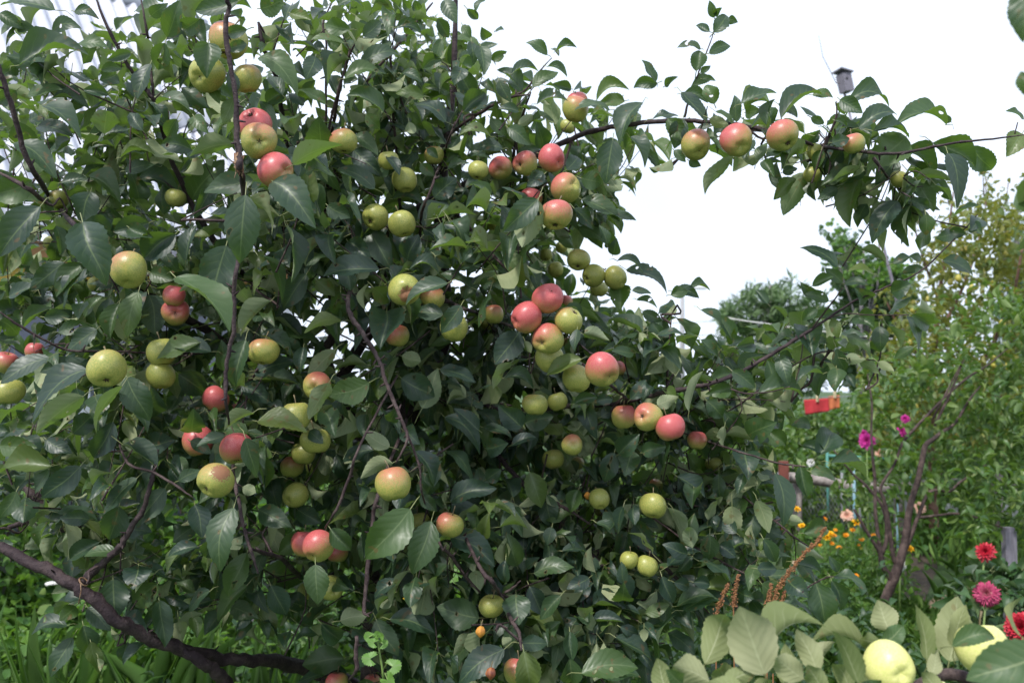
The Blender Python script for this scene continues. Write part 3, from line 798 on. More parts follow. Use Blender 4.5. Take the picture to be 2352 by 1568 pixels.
# leaves: x y of the base, x y of the tip, width, kind (u upper face, p pale underside, f in front of fruit), upward bow
LEAVES = dict(
A="""370 70 0 40 90 u;0 90 160 200 90 u;130 440 600 370 130 u 60;280 235 40 310 60 u 20;350 220 550 200 110 u 40;500 80 670 130 70 u 15
1125 250 1215 0 140 u;510 310 735 335 80 u 20;1340 130 1240 200 130 u;1600 10 1310 80 130 uf -20;1400 290 1390 530 180 uf;1660 200 1510 230 90 uf
1520 330 1660 300 80 uf;1750 380 2000 650 160 u 40;1010 430 925 670 100 u;1110 290 1060 470 130 u;1540 470 1570 660 80 uf;1570 660 1500 835 110 u
190 710 550 950 110 u 50;130 820 150 980 170 u;190 630 420 610 90 u;340 680 610 740 60 u 20;95 960 390 1200 150 u 20;110 610 -30 700 110 u
215 1210 -60 1330 190 u;270 1390 -10 1730 190 u;580 1190 820 1370 130 u 20;410 1230 600 1200 70 u;610 1290 530 1510 180 uf;920 1210 1215 1330 120 u 30
1290 1340 1500 1065 220 u;1700 1210 1370 1300 150 u;1830 1220 2130 1530 230 uf 30;1650 1310 1610 1770 235 u;1570 970 1270 1050 130 p 10;1290 1010 1080 970 130 u 20
660 950 870 880 60 u 15;810 1060 1050 1040 60 u;2150 1020 2150 780 210 u;1750 680 1860 910 80 u 20;2120 380 2060 540 130 u;2310 290 2090 270 50 u
2190 700 2010 600 70 u;1790 690 1940 590 110 u;2352 200 2185 170 120 u;2200 1380 2352 1470 120 u;2160 1440 2110 1230 130 u;1970 1110 2300 970 110 pf
880 360 720 400 80 u;680 470 820 460 70 u 10;250 850 500 920 110 u;670 540 790 510 110 u;1190 800 1120 920 100 u;1015 110 1130 20 90 u
700 900 720 745 180 p;1950 90 2090 140 80 u;1750 60 1930 0 150 u;840 1150 1040 1110 90 u;1000 1500 760 1560 160 u;560 1500 780 1567 170 u
1900 640 1800 520 90 u;1380 560 1480 700 90 u;1300 780 1400 900 100 u;960 880 870 760 90 u;1060 700 1280 760 70 u 15;730 640 560 600 80 u""",
B="""150 430 420 385 110 u 40;170 240 300 150 110 u;390 190 570 235 70 u 25;50 530 300 500 90 u 25;850 750 990 620 150 u;730 820 500 710 80 u 15
830 455 790 580 110 u;900 280 910 440 80 u;960 310 980 510 110 u;840 170 900 260 70 u;700 265 650 395 80 u -20;670 130 750 255 90 u
720 0 800 160 110 u;990 0 925 95 40 u;870 60 945 130 60 u;1005 260 970 180 80 u;1060 210 1120 200 30 u;1030 400 1140 350 70 u
1410 370 1265 290 70 u 20;1470 350 1610 325 55 u 15;1440 330 1490 380 30 u;1240 620 1065 475 70 u 15;1310 580 1480 480 90 u;1410 450 1545 520 50 u 15
1170 500 1350 480 50 u 20;1085 540 1160 690 90 u;1340 700 1550 680 60 uf 15;1220 750 1075 730 60 u;1310 770 1215 850 70 p;1270 860 1460 820 50 u 15
1145 860 1310 970 110 u;1030 800 1140 920 80 u;1110 1000 920 1010 80 u 20;1030 920 810 920 60 u 20;1740 680 1960 600 90 u 40;1830 740 1590 750 70 uf 30
1930 680 1740 700 90 u;2050 690 1890 980 130 u;1850 940 1800 1240 180 u;1960 920 2060 1130 80 u 30;2140 550 2040 405 50 u;2200 580 2290 520 50 u
2150 560 1990 600 90 u 30;2220 800 2350 980 120 u;1345 1340 1110 1560 170 uf;1350 1345 1230 1660 210 pf;1390 1170 1270 1250 110 uf;1640 1340 1895 1500 110 u 20
1640 1200 1780 1230 130 u;1760 1440 2010 1480 50 u 10;1860 1210 2005 1290 40 u 20;1590 1400 1720 1540 90 u;1540 1140 1620 1060 110 u;1460 760 1480 940 80 u
1570 600 1440 570 70 u;250 1270 0 1140 110 u;110 1010 300 1190 140 u;110 910 270 1050 110 u 20;370 1340 590 1390 100 u 30;650 1330 800 1190 150 u
560 1100 650 1190 80 u;740 1140 885 1095 55 u;870 1050 1035 1070 50 u 10;600 1000 680 1060 60 uf;310 760 60 640 90 u;580 650 390 620 90 u
430 500 570 560 70 u 20;190 770 285 870 90 u;0 40 170 50 50 u 20;440 0 480 60 70 u;520 0 540 70 70 u;700 400 570 460 110 u 20
480 820 500 900 80 p;1110 950 1170 1060 70 u;2120 800 2290 780 50 u;330 1050 420 1180 70 uf;1290 1230 1380 1150 70 uf""",
C="""270 120 235 5 60 u;270 100 325 55 50 u;270 220 360 110 110 u;355 150 430 150 60 u 15;240 215 145 175 50 u;180 330 20 320 60 u 20
235 360 380 310 80 u 15;150 480 175 340 110 u;180 490 245 440 45 u;190 530 280 545 40 u;250 530 110 590 70 u 20;60 640 230 690 80 u 25
50 620 215 830 80 u;270 700 220 570 110 u;450 700 695 630 80 u 10;420 820 400 640 80 u;480 760 590 740 100 u;620 840 685 665 70 u
720 800 1005 640 80 u 40;1165 690 1445 720 90 u 60;930 640 1070 660 60 u 15;1115 670 1270 760 110 u;1240 860 1505 780 120 u 40;1830 840 1480 860 80 u 60
1860 820 1800 770 50 u;1560 920 1300 1150 240 u;1340 880 1580 930 60 u 25;1540 1010 1760 1170 110 u 20;1550 1060 1720 1230 70 u;1740 960 2020 1140 160 u 30
1840 1030 1900 1410 130 u 50;2000 980 2130 1145 160 u;2340 900 2230 1055 150 u;2352 800 2225 745 40 u;1250 1180 1180 1530 150 u -20;1500 1350 1330 1640 150 u
1420 1220 1290 1510 130 p;1590 1380 1580 1660 80 u;1590 1340 1715 1410 80 u;1520 1190 1690 1360 90 u;1640 1230 1740 1430 100 u;1690 1440 1700 1580 100 u
1500 1070 1350 1240 150 u;880 1160 735 1450 150 p;820 1200 665 1340 90 u;400 1055 210 1315 80 p -25;600 1080 680 1190 80 u;730 1160 830 1130 70 u
990 1010 940 1160 80 uf;1120 1000 1010 1180 110 u;1250 1130 1050 1230 40 p;1250 1160 990 1250 90 u;1000 1110 960 1350 70 u;1100 1270 960 1340 80 u
890 980 980 870 110 u;1060 960 1180 930 90 uf;1080 810 1165 850 40 u;920 790 1010 830 60 u;560 1080 620 960 70 u;620 1060 770 1030 50 u
240 800 370 850 80 p;160 860 260 850 40 u;60 800 0 1000 130 u;100 1080 180 1120 60 u;0 1010 80 1090 60 u;700 700 830 790 70 u""",
D="""330 20 110 270 110 u 20;555 -20 700 415 260 uf;1520 140 1400 540 250 u;430 250 200 440 140 u;560 260 370 480 110 u;600 270 420 560 100 u
60 480 265 410 90 u;930 450 845 750 150 u;1000 470 1060 740 200 u;1180 350 1540 720 190 uf;800 530 740 770 110 u;650 700 445 860 110 u
1340 790 1050 910 110 uf;1420 850 1150 830 90 uf;1520 980 1480 770 110 u;1650 770 1590 1090 150 uf;1740 740 1950 890 90 u 20;600 920 270 1000 130 u
590 970 215 1320 130 u 40;330 890 0 1060 130 uf;560 1150 240 1400 150 p;850 1020 1000 1320 190 u;820 1080 650 1400 70 p;640 1140 700 1290 150 u
1200 1000 1390 1130 170 u;1620 1080 1830 1185 130 u;1730 1320 2070 1385 130 uf 20;1700 1260 1510 1380 80 pf;1300 1390 1290 1230 170 uf;1510 1415 1320 1490 80 uf
1280 1450 1430 1530 90 uf;1650 1430 1720 1700 110 uf;1620 440 1710 550 110 p;1820 510 1620 750 70 p;1730 200 1900 520 80 u 40;2060 330 1900 560 150 u
2130 370 2250 480 110 u;2290 450 2290 620 170 u;2300 650 2040 720 80 p 20;2250 840 2060 1030 120 p;2210 1060 2080 1310 120 pf;2480 1060 2215 1160 190 uf
1110 180 1190 320 90 u;1180 60 960 220 190 u;870 20 1030 90 110 u;1250 240 1330 0 80 u;1290 60 1410 80 50 u;1960 120 2130 50 120 u
1920 0 1960 390 90 u;0 640 130 730 130 u;300 620 470 610 110 u;160 690 350 560 70 u;570 620 690 480 60 u;390 720 620 680 100 u
490 1400 620 1280 150 u;760 1320 640 1567 150 u;0 1480 250 1500 140 u;310 1440 480 1540 110 u;1010 1480 1180 1450 170 u;1850 1400 1970 1500 130 u
2180 1250 2260 1420 150 uf;2080 1380 2170 1470 90 uf;2040 820 2020 1000 90 u;1710 1000 2000 920 110 u;1010 320 1170 370 120 u;1440 470 1200 450 60 pf""",
E="""205 40 370 300 170 u;70 110 240 250 130 u;280 300 -100 350 140 u;470 235 540 60 150 u;480 300 690 350 80 u 50;660 210 765 290 80 u
700 160 590 200 60 u;1120 240 905 270 80 u 15;900 420 690 330 80 u;740 390 460 545 110 uf;710 600 430 600 90 uf;830 540 700 730 130 uf
330 580 300 840 230 uf;1050 655 1010 730 80 u;960 710 820 860 110 u;1220 720 1060 940 190 u;1170 920 1040 1100 60 p;1640 900 1405 1010 110 uf
1215 230 1490 160 80 u 25;1440 330 1570 310 100 u;1210 420 1030 400 90 u;1300 500 1200 410 90 u;960 400 1110 380 90 u;850 500 960 400 60 u
1880 240 2060 330 40 u 20;1940 300 2210 470 110 u 20;1900 400 1900 580 140 u;1700 570 1560 500 110 u;1810 130 1760 0 60 u;1840 140 1810 30 90 u
1850 200 1880 90 90 u;1980 440 2110 460 50 u;2240 470 2352 440 90 u;2010 500 2150 560 50 u;1260 780 1300 860 60 p;1610 700 1600 850 70 uf
1650 730 1830 770 90 pf;1990 860 1840 850 80 u;1900 900 2010 1030 130 u;1120 1030 1320 1100 80 u 20;570 1230 685 965 150 p;430 1030 650 1160 190 u
690 970 930 1060 90 u;360 1320 400 1220 100 u;440 1380 560 1470 130 u;350 1490 160 1390 110 p;240 1510 30 1600 90 u 20;430 880 560 920 110 p
1240 1360 1080 1210 160 u;1260 1330 1450 1280 160 u;720 1290 960 1540 120 u 20;950 1380 780 1230 110 u;980 1360 1170 1440 70 u;1170 1480 1340 1430 70 u 15
1000 1500 1150 1470 130 u;1880 1370 1720 1250 90 u;1970 1170 2080 1040 90 u;2150 1210 2290 1150 100 p;1890 1540 2030 1400 140 u;2050 1530 2210 1480 110 u
2270 1280 2330 1440 80 p;2150 740 2340 750 50 u 10;1590 1200 1740 1150 80 u;1740 1190 1850 1160 80 u;1770 1290 1870 1230 90 u;1580 1150 1660 1310 40 p
100 450 50 620 110 u;190 570 210 390 50 p;240 420 350 520 120 u;2180 770 2110 640 80 u;2050 580 2180 650 80 u""",
F="""1100 280 845 150 70 u 15;1340 330 1165 310 50 u 20;1130 390 1020 285 80 u;930 410 1075 345 70 u;1040 510 880 460 80 u 10;960 560 860 640 80 u
630 530 545 435 60 u;930 470 850 380 80 u;900 680 930 880 180 u;1000 1000 820 1070 60 u 15;1140 400 1310 400 60 u 15;1300 500 1210 420 120 u
1470 260 1600 220 60 u;1660 220 1580 210 60 u;1805 240 2010 340 90 u 15;1690 300 1520 330 60 u;1650 300 1620 330 50 u;1460 450 1600 400 130 u
1570 610 1640 860 80 u 20;1600 600 1720 670 120 u;1650 560 1760 580 110 p;1610 820 1480 900 70 u;1380 680 1390 850 110 u;1150 900 1290 900 80 p
1250 910 1380 1000 60 p;1370 920 1480 980 60 p;1060 630 1110 760 80 u;1240 600 1340 690 140 u;1090 830 1140 980 100 u;1090 960 1090 1120 120 u
700 880 780 1080 110 u;700 1070 620 910 110 u;390 980 550 1090 110 u;260 1050 380 990 130 u;380 1090 210 1140 110 u;100 1250 200 980 70 p
180 570 320 700 60 u 10;0 450 170 490 80 u 25;100 430 245 440 50 u 20;180 770 290 900 70 u;420 820 540 800 110 u;500 1410 690 1320 180 u
965 1550 1070 1395 180 u;860 1480 1020 1530 70 u;640 1380 750 1480 130 u;920 1360 785 1340 80 u 20;560 1140 870 1170 90 u 10;210 1410 310 1400 90 p
340 1350 330 1500 60 p;220 1180 330 1290 130 u;430 1370 330 1240 110 u;1160 1000 1220 1090 60 u;970 1150 1030 940 80 u;530 1450 640 1440 80 u
1880 60 1760 90 100 u;2060 -40 1990 40 120 u;2000 10 2080 60 90 u;1960 60 1850 40 80 u""",
G="""345 110 5 150 160 u 15;540 110 290 330 170 u;330 130 240 300 70 u;410 0 350 60 90 u;110 280 0 470 110 u;920 190 690 430 110 u
800 380 740 605 180 u;1110 260 925 520 150 u;1310 370 1370 590 150 u;1570 390 1470 820 190 u;1545 480 1455 760 50 p;1740 410 1820 660 60 p 20
1740 400 1960 520 150 u;1780 825 2055 870 190 u;1660 690 1540 990 150 u;1660 910 1460 1150 130 u;1820 910 1920 1110 150 u;2000 940 2060 1060 110 u
2120 770 2130 1040 170 uf;2250 900 2352 930 110 uf;2030 590 1870 690 130 u;2180 750 2160 840 90 u;2220 530 2352 680 130 uf;1870 185 1640 200 60 p
1630 250 1720 290 80 p;1160 30 1440 70 80 u;1200 210 1350 130 90 u;600 470 400 450 110 u;670 620 470 740 110 u;790 690 560 720 90 u
870 520 1020 560 120 u;1050 390 1050 540 90 u;760 870 770 1150 200 u;930 780 900 940 180 u;1040 830 910 960 30 p;1060 900 900 1040 180 u
1240 640 1120 830 60 u;1330 650 1130 720 90 u;1070 1010 1100 1330 130 u;840 1120 990 1230 150 u;590 1060 750 1210 130 u;560 1180 600 1360 150 u
490 1260 350 1530 120 u;450 1180 210 1240 90 u 20;610 1290 660 1510 90 u;660 1400 670 1490 40 p;860 1290 820 1420 100 u;980 1300 830 1450 60 u
1200 1160 1220 1330 100 p;1410 950 1270 1080 70 u;2160 1170 2280 1280 130 u;2310 1400 2030 1440 190 u;2330 1500 2000 1560 110 u;510 1050 400 1150 110 u
2000 400 2160 500 130 u;1460 580 1380 720 110 u;30 600 0 700 120 u""",
H="""490 400 195 740 260 uf;630 480 510 840 200 uf;560 510 480 650 40 pf;480 810 365 1040 50 p;760 590 1060 780 170 u 30;820 710 1050 860 90 u 20
760 350 1070 250 150 u 10;960 590 1030 420 100 u;1205 780 1130 550 130 u;1120 780 1130 590 90 p;1320 830 1590 780 130 u 10;1270 800 1360 720 60 u
930 810 940 970 110 p;1130 740 1120 890 90 u;950 1130 665 1060 210 u;1200 970 1215 1180 190 uf;1290 920 1380 1110 130 u;1500 980 1360 1140 100 u
1360 1270 1500 1150 110 u;1120 1340 810 1567 180 u;1250 1350 1300 1600 180 uf;1230 1300 1410 1300 110 u;1560 1220 1570 1420 100 u;1640 1500 2020 1460 190 u 20
1560 1400 1570 1560 150 u;1740 1500 2040 1540 110 u 10;980 1240 780 1390 80 p;1200 1250 1110 1310 90 p;20 1150 200 1100 130 p;350 1140 655 1220 130 u 10
260 1140 400 1390 150 u;110 950 0 900 110 u;400 870 250 1000 90 u;140 1400 260 1380 130 u;1200 10 1180 180 110 u;1860 20 1790 215 130 u
1980 10 1930 180 150 u;2130 170 1960 220 110 u;2270 80 2150 260 80 p;2220 390 2330 620 80 p;1680 380 1640 550 110 u;1920 380 1880 560 80 u
1620 270 1560 420 110 u;1930 900 1900 750 80 uf;1690 860 1540 940 100 u;1990 840 2170 900 50 u;1920 1010 1920 890 150 u;2070 1100 2235 1040 90 u
1740 490 1870 590 60 u 10;1900 1190 2020 1240 80 u;2060 1200 2060 1290 60 p;1870 1260 2110 1420 110 u;1290 150 1370 390 150 u;1000 200 1100 130 110 u
2160 1430 2280 1110 60 u;730 10 920 260 80 u 40;520 10 650 240 110 u 10;370 90 150 190 110 p 20;550 200 600 300 80 u;560 290 660 420 90 u
2352 700 2180 640 110 u;1440 520 1410 640 90 u;700 840 680 700 60 u;1510 680 1680 700 60 u 10;2180 850 2250 1030 110 u;1180 1190 1140 1300 90 u""",
I="""680 160 740 520 140 u;850 110 890 320 110 u;920 150 1090 210 80 u 20;1050 90 1290 190 50 u 10;390 380 400 620 130 p;560 340 640 560 110 p
230 470 290 340 60 p;20 180 210 320 80 u;130 260 130 400 130 u;480 10 490 210 180 uf;470 160 430 300 70 u;90 30 220 190 110 u
240 570 240 740 130 u;600 600 690 750 100 u;870 560 1020 520 130 u;950 890 1020 1160 190 u;770 880 900 1000 150 u;830 770 990 840 70 u 15
1070 860 1300 950 60 u 30;1100 820 1045 710 60 u;590 900 750 1040 180 u;20 1050 280 1000 90 u 20;60 1080 400 1080 110 u 20;210 930 410 940 90 u
130 890 240 900 90 u;0 890 100 920 90 u;560 800 690 800 100 u;440 960 540 1000 110 u;700 1060 930 1110 70 u 20;650 1110 830 1160 70 u
1060 880 1120 1080 100 u;780 470 870 490 80 p;300 640 420 720 100 u;420 560 330 460 100 u;0 420 60 620 90 p;120 720 30 820 90 u""")
# leaves of the near branch that grows in from beside the camera: the same columns, then depth
NEAR = """610 1510 440 1050 340 p 0 1.10;210 1440 350 1110 220 p 0 1.16;240 1560 0 1440 200 p 0 1.12;605 1440 1020 1180 130 p 60 1.14;960 1500 830 1200 160 p 0 1.12
1240 1567 1050 1210 150 p 0 1.08;1290 1330 910 1310 90 p 60 1.2;870 1540 680 1400 170 p 0 1.08;1450 1210 1360 1010 190 p 0 1.22;1400 1300 1550 1190 130 u 0 1.2
1700 1410 1620 1030 110 p 0 1.18;1620 1200 1720 1120 70 u 0 1.24;1850 1420 1920 985 260 p 0 1.26;1880 1330 1960 1040 110 p 0 1.22;1870 1320 2160 1270 130 u 20 1.05
2500 1350 1970 1560 330 u 0 .98;1390 1310 1250 1270 110 p 0 1.2;1730 1510 1780 1340 100 p 0 1.16;2340 1260 2346 980 30 p 0 1.1;60 1567 -60 1480 120 u 0 1.1
420 1620 300 1470 160 p 0 1.15;1180 1640 1090 1440 130 p 0 1.15;560 1660 640 1540 90 p 0 1.1
780 1600 740 1300 150 p 0 1.22;330 1600 560 1480 130 p 20 1.1;1000 1640 900 1440 140 p 0 1.06;1330 1640 1200 1400 120 p 0 1.22;-40 1640 -120 1400 150 p 0 1.2;1560 1660 1560 1400 130 p 0 1.3
700 1480 560 1300 120 u 0 1.25;1130 1480 1190 1290 110 u 0 1.3;1820 1640 1660 1500 120 p 0 1.12;480 1660 200 1560 140 p 10 1.05;1420 1640 1260 1560 100 u 0 1.1;950 1420 1080 1290 90 p 10 1.26"""
# ------------------------------------------------------------------ ground
gv = [(-60, -6, 0), (60, -6, 0), (60, 200, 0), (-60, 200, 0)]
MBg = MB()
N_ = 40
for i in range(N_ + 1):
    for j in range(N_ + 1):
        x = -60 + 120 * i / N_; y = -6 + 200 * (j / N_) ** 1.6
        MBg.v.append((x, y, 0.0))
for i in range(N_):
    for j in range(N_):
        a = i * (N_ + 1) + j
        MBg.f.append((a, a + N_ + 1, a + N_ + 2, a + 1))
ground = MBg.build('ground', M['turf'])
tag(ground, 'green weedy garden ground under the trees', 'ground', kind='structure')

# ------------------------------------------------------------------ the near apple tree
DEP = {0: 1.88, 2: 1.9, 3: 1.91, 4: 1.84, 5: 1.84, 28: 2.1, 29: 2.26, 30: 2.26, 31: 2.26}
AP = []      # x, y, r(px), depth, radius
AP_IN = []
for i, ln in enumerate(APPLES.strip().split('\n')):
    t, x, y, wz, red, cal, label = ln.split('|')
    x, y = tl(t, float(x), float(y)); wz = float(wz); wp = wz * KZ
    D_ = .075 if wz >= 200 else (.070 if wz > 175 else (.066 if wz >= 150 else (.055 if wz >= 118 else .062)))
    d = DEP.get(i, min(3.0, D_ * F / wp))
    if 'pale pair' in label: d = 2.28
    D_ = d * wp / F
    AP.append((x, y, wp / 2, d, D_ / 2)); AP_IN.append((i, wz, float(red), cal, label))
AP = np.array(AP)
TB = P(880, 1600, 3.1); TB[2] = 0
tree = empty('apple_tree', TB, 'large spreading apple tree laden with red and green apples', 'tree')
mb = MB()
tr = smooth_path([(*TB, .085), (*(TB + [0, 0, .3]), .072), (*P(870, 1500, 3.08), .060), (*P(890, 1200, 3.02), .05), (*P(930, 980, 2.95), .040),
                  (*P(1000, 830, 2.85), .030), (*P(1022, 740, 2.8), .024), (*P(1018, 620, 2.75), .020), (*P(1010, 500, 2.7), .017), (*P(1025, 330, 2.7), .013),
                  (*P(1040, 200, 2.7), .0105), (*P(1045, 80, 2.7), .008), (*P(1048, -60, 2.7), .005)], 5)
mb.tube(tr[:, :3], tr[:, 3], 10, jit=.06)
mb.build('trunk', M['bark'], tree, TB, True)
BR_PTS = [tr[:, :3]]
BR_RAD = [tr[:, 3]]
for bi, ln in enumerate(BRANCHES.strip().split('\n')):
    t = ln[0]
    rows = []
    for q in ln[1:].split(';'):
        x, y, wz, d = map(float, q.split())
        vx, vy = tl(t, x, y)
        if bi > 0: d += .07
        if t == 'G' and wz > 70: wz *= .84
        elif wz < 60: wz *= .86
        rows.append((*P(vx, vy, d), wz * KZ * d / F / 2))
    rows = np.array(rows)
    if rows[0, 3] < rows[-1, 3]: rows = rows[::-1]
    e = rows[0, :3]
    if np.sqrt(((np.vstack(BR_PTS) - e) ** 2).sum(1)).min() > .07:      # root end: run on into the crown
        o_ = nrm(rows[0, :3] - rows[1, :3])
        rows = np.vstack([[*(e + (o_ * .45 + CF * .75) * .34), rows[0, 3] * 1.05], rows])
    rows[-1, 3] *= .6
    pth = smooth_path(rows, 5)
    r_ = np.maximum(pth[:, 3], .0012)
    # small swellings where side spurs sit
    r_ = r_ * (1 + .16 * (rng.random(len(r_)) > .86))
    wob = rng.normal(0, .16, (len(r_), 3)) * r_[:, None]
    pts = pth[:, :3] + wob
    if bi > 0:                                                            # branches pass behind the fruit they carry
        qx, qy, qd = proj_many(pts); nd = qd.copy()
        for (ax0, ay0, ar, ad, arr) in AP:
            hit = np.hypot(qx - ax0, qy - ay0) < ar + 10
            nd[hit] = np.maximum(nd[hit], ad + arr + r_[hit] * .8)
        push = nd - qd
        if push.max() > 0:
            pk = push.copy()
            for _ in range(3): pk = np.maximum(pk, np.convolve(np.pad(pk, 1, mode='edge'), [.33, .34, .33], 'valid'))
            pts = np.array([P(a_, b_, c_ + e_) for a_, b_, c_, e_ in zip(qx, qy, qd, pk)])
    mb = MB(); mb.tube(pts, r_, 8 if r_.max() > .006 else 6, jit=.05)
    for k in range(2, len(pts) - 2):
        if rng.random() < .22 and r_[k] > .0025:
            dirn = nrm(rng.normal(0, 1, 3)); ax_ = nrm(pts[k + 1] - pts[k - 1]); dirn = nrm(dirn - ax_ * (dirn @ ax_) * .7)
            mb.tube([pts[k], pts[k] + dirn * (r_[k] + .006), pts[k] + dirn * (r_[k] + .014)], [.0028, .0024, .0012], 5)
    mb.build('branch', M['bark'] if r_.max() > .007 else M['twig'], tree, pts[0], True)
    BR_PTS.append(pts); BR_RAD.append(r_)
# torn bark on the upright shoot
x, y = tl('A', 1606, 1075)
c0 = P(x, y, 1.77)
mb = MB()
pp = [P(*tl('A', 1600, 1030), 1.77), P(*tl('A', 1606, 1080), 1.77), P(*tl('A', 1612, 1150), 1.775)]
mb.tube(pp, [.0082, .0088, .0085], 9, jit=.12)
for k in range(9):
    a = pp[2] + rng.normal(0, .004, 3); mb.tube([pp[1] + rng.normal(0, .006, 3), a, a + np.array([rng.normal(0, .004), rng.normal(0, .003) - .004, -.012])], [.0012, .001, .0004], 4)
mb.build('torn_bark', M['torn_wood'], tree, c0, True)
# string tied round the low limb
mb = MB()
sc0 = P(*tl('G', 562, 885), 2.11)
sa_ = nrm(P(*tl('G', 700, 750), 2.08) - P(*tl('G', 530, 930), 2.12)); sb_ = nrm(np.cross(sa_, [0, 1, 0])); sc1 = np.cross(sa_, sb_)
ring = [sc0 + .0115 * (math.cos(a) * sb_ + math.sin(a) * sc1) + sa_ * .003 * math.sin(a) for a in np.linspace(0, 6.28, 20)]
mb.tube(ring, .0018, 5); mb.tube([ring[0], ring[0] + [.004, -.004, -.03], ring[0] + [-.002, -.003, -.06]], .0012, 4)
mb.build('tie_string', M['torn_wood'], tree, sc0, True)

# ------------------------------------------------------------------ apples
def apple_mesh(seed, tall):
    r = np.random.default_rng(seed)
    na_, nr = 28, 18
    ph = r.uniform(0, 6, 3); am = r.uniform(.01, .05, 3)
    V = []; Fq = []; Ft = []
    for i in range(nr + 1):
        th = math.pi * i / nr                      # 0 at the stalk end (+z)
        for k in range(na_):
            a = 2 * math.pi * k / na_
            rr = math.sin(th) ** .92 if 0 < i < nr else .0
            z = math.cos(th) * (.47 * tall)
            z -= .17 * math.exp(-(rr / .30) ** 2) * (1 if th < math.pi / 2 else -.75)
            w_ = .5 * rr * (1 + .05 * math.cos(th)) * (1 + am[0] * math.cos(2 * a + ph[0]) + am[1] * math.cos(3 * a + ph[1]))
            if th > 2.2: w_ *= 1 + .03 * math.cos(5 * a + ph[2]); z += .012 * math.cos(5 * a + ph[2]) * math.sin(th) * 2
            V.append((w_ * math.cos(a), w_ * math.sin(a), z + am[2] * math.cos(a + ph[0]) * rr))
    for i in range(nr):
        for k in range(na_):
            k2 = (k + 1) % na_
            Fq.append((i * na_ + k, (i + 1) * na_ + k, (i + 1) * na_ + k2, i * na_ + k2))
    me = mesh_np('apple', V, np.array(Fq)); return me
AP_ME = [apple_mesh(i, t) for i, t in enumerate((.98, 1.02, 1.06, .94, 1.0, 1.1))]
def calyx_mesh():
    m = MB()
    for k in range(5):
        a = k * 1.2566
        o = np.array([math.cos(a), math.sin(a), 0]); s = np.array([-math.sin(a), math.cos(a), 0])
        b = np.array([0, 0, -.345])
        m.add([b + o * .015 - s * .03, b + o * .015 + s * .03, b + o * .07 + s * .012 + [0, 0, -.035], b + o * .10 + [0, 0, -.02], b + o * .07 - s * .012 + [0, 0, -.035]], [(0, 1, 2, 3, 4), (4, 3, 2, 1, 0)])
    m.tube([(0, 0, -.33), (0, 0, -.37)], [.035, .02], 7)
    me = bpy.data.meshes.new('calyx'); me.from_pydata(m.v, [], m.f); me.materials.append(M['calyx']); return me
CAL = calyx_mesh()
def stalk_mesh():
    m = MB(); m.tube([(0, 0, .28), (.02, 0, .42), (.05, .01, .56), (.10, .02, .70)], [.022, .017, .017, .028], 6)
    me = bpy.data.meshes.new('stalk'); me.from_pydata(m.v, [], m.f); me.materials.append(M['stalk'])
    me.polygons.foreach_set('use_smooth', [True] * len(me.polygons)); return me
STK = stalk_mesh()
def add_apple(pos, diam, red, cal, label, mesh_i, mat, group, blush=None, blem=None, cat='apple'):
    o = bpy.data.objects.new('apple', AP_ME[mesh_i % len(AP_ME)].copy() if mat is not M['apple'] else AP_ME[mesh_i % len(AP_ME)])
    COL.objects.link(o)
    if not o.data.materials: o.data.materials.append(mat)
    if mat is not M['apple']: o.data.materials.clear(); o.data.materials.append(mat)
    toc = nrm(CAM - pos)
    if cal is None:
        cd = nrm(-UP + toc * random.uniform(-.15, .35) + CR * random.uniform(-.3, .3))
    else:
        dx, dy = cal; q = math.sqrt(max(.02, 1 - dx * dx - dy * dy))
        cd = nrm(CR * dx - CU * dy + toc * q)
    z = -cd
    xx = nrm(np.cross(nrm(rng.normal(0, 1, 3)), z)); yy = np.cross(z, xx)
    R_ = Matrix(((xx[0], yy[0], z[0]), (xx[1], yy[1], z[1]), (xx[2], yy[2], z[2])))
    o.matrix_world = Matrix.Translation(pos) @ R_.to_4x4() @ Matrix.Scale(diam, 4)
    bw = nrm(blush if blush is not None else UP * .8 + toc * random.uniform(.1, .5) + CR * random.uniform(-.7, .4))
    bl = np.array([bw @ xx, bw @ yy, bw @ z])
    o['red'] = float(red); o['blush'] = [float(v) for v in bl]
    if blem is not None:
        bb = nrm(CR * blem[0] - CU * blem[1] + toc * math.sqrt(max(.02, 1 - blem[0] ** 2 - blem[1] ** 2)))
        o['blemish'] = [float(bb @ xx), float(bb @ yy), float(bb @ z)]
    else: o['blemish'] = [0.0, 0.0, 0.0]
    tag(o, label, cat, group)
    for nm, me in (('calyx', CAL), ('stalk', STK)):
        c = bpy.data.objects.new(nm, me); COL.objects.link(c); c.parent = o
    return o
for (x, y, wp, d, rr), (i, wz, red, cal, label) in zip(AP, AP_IN):
    blem = (.2, .35) if 'scab patch' in label else ((.35, -.55) if 'rotten patch' in label else None)
    add_apple(P(x, y, d), rr * 2, red, None if cal == '-' else tuple(map(float, cal.split(','))), label, i, M['apple'], 'apples hanging on the large apple tree', blem=blem)
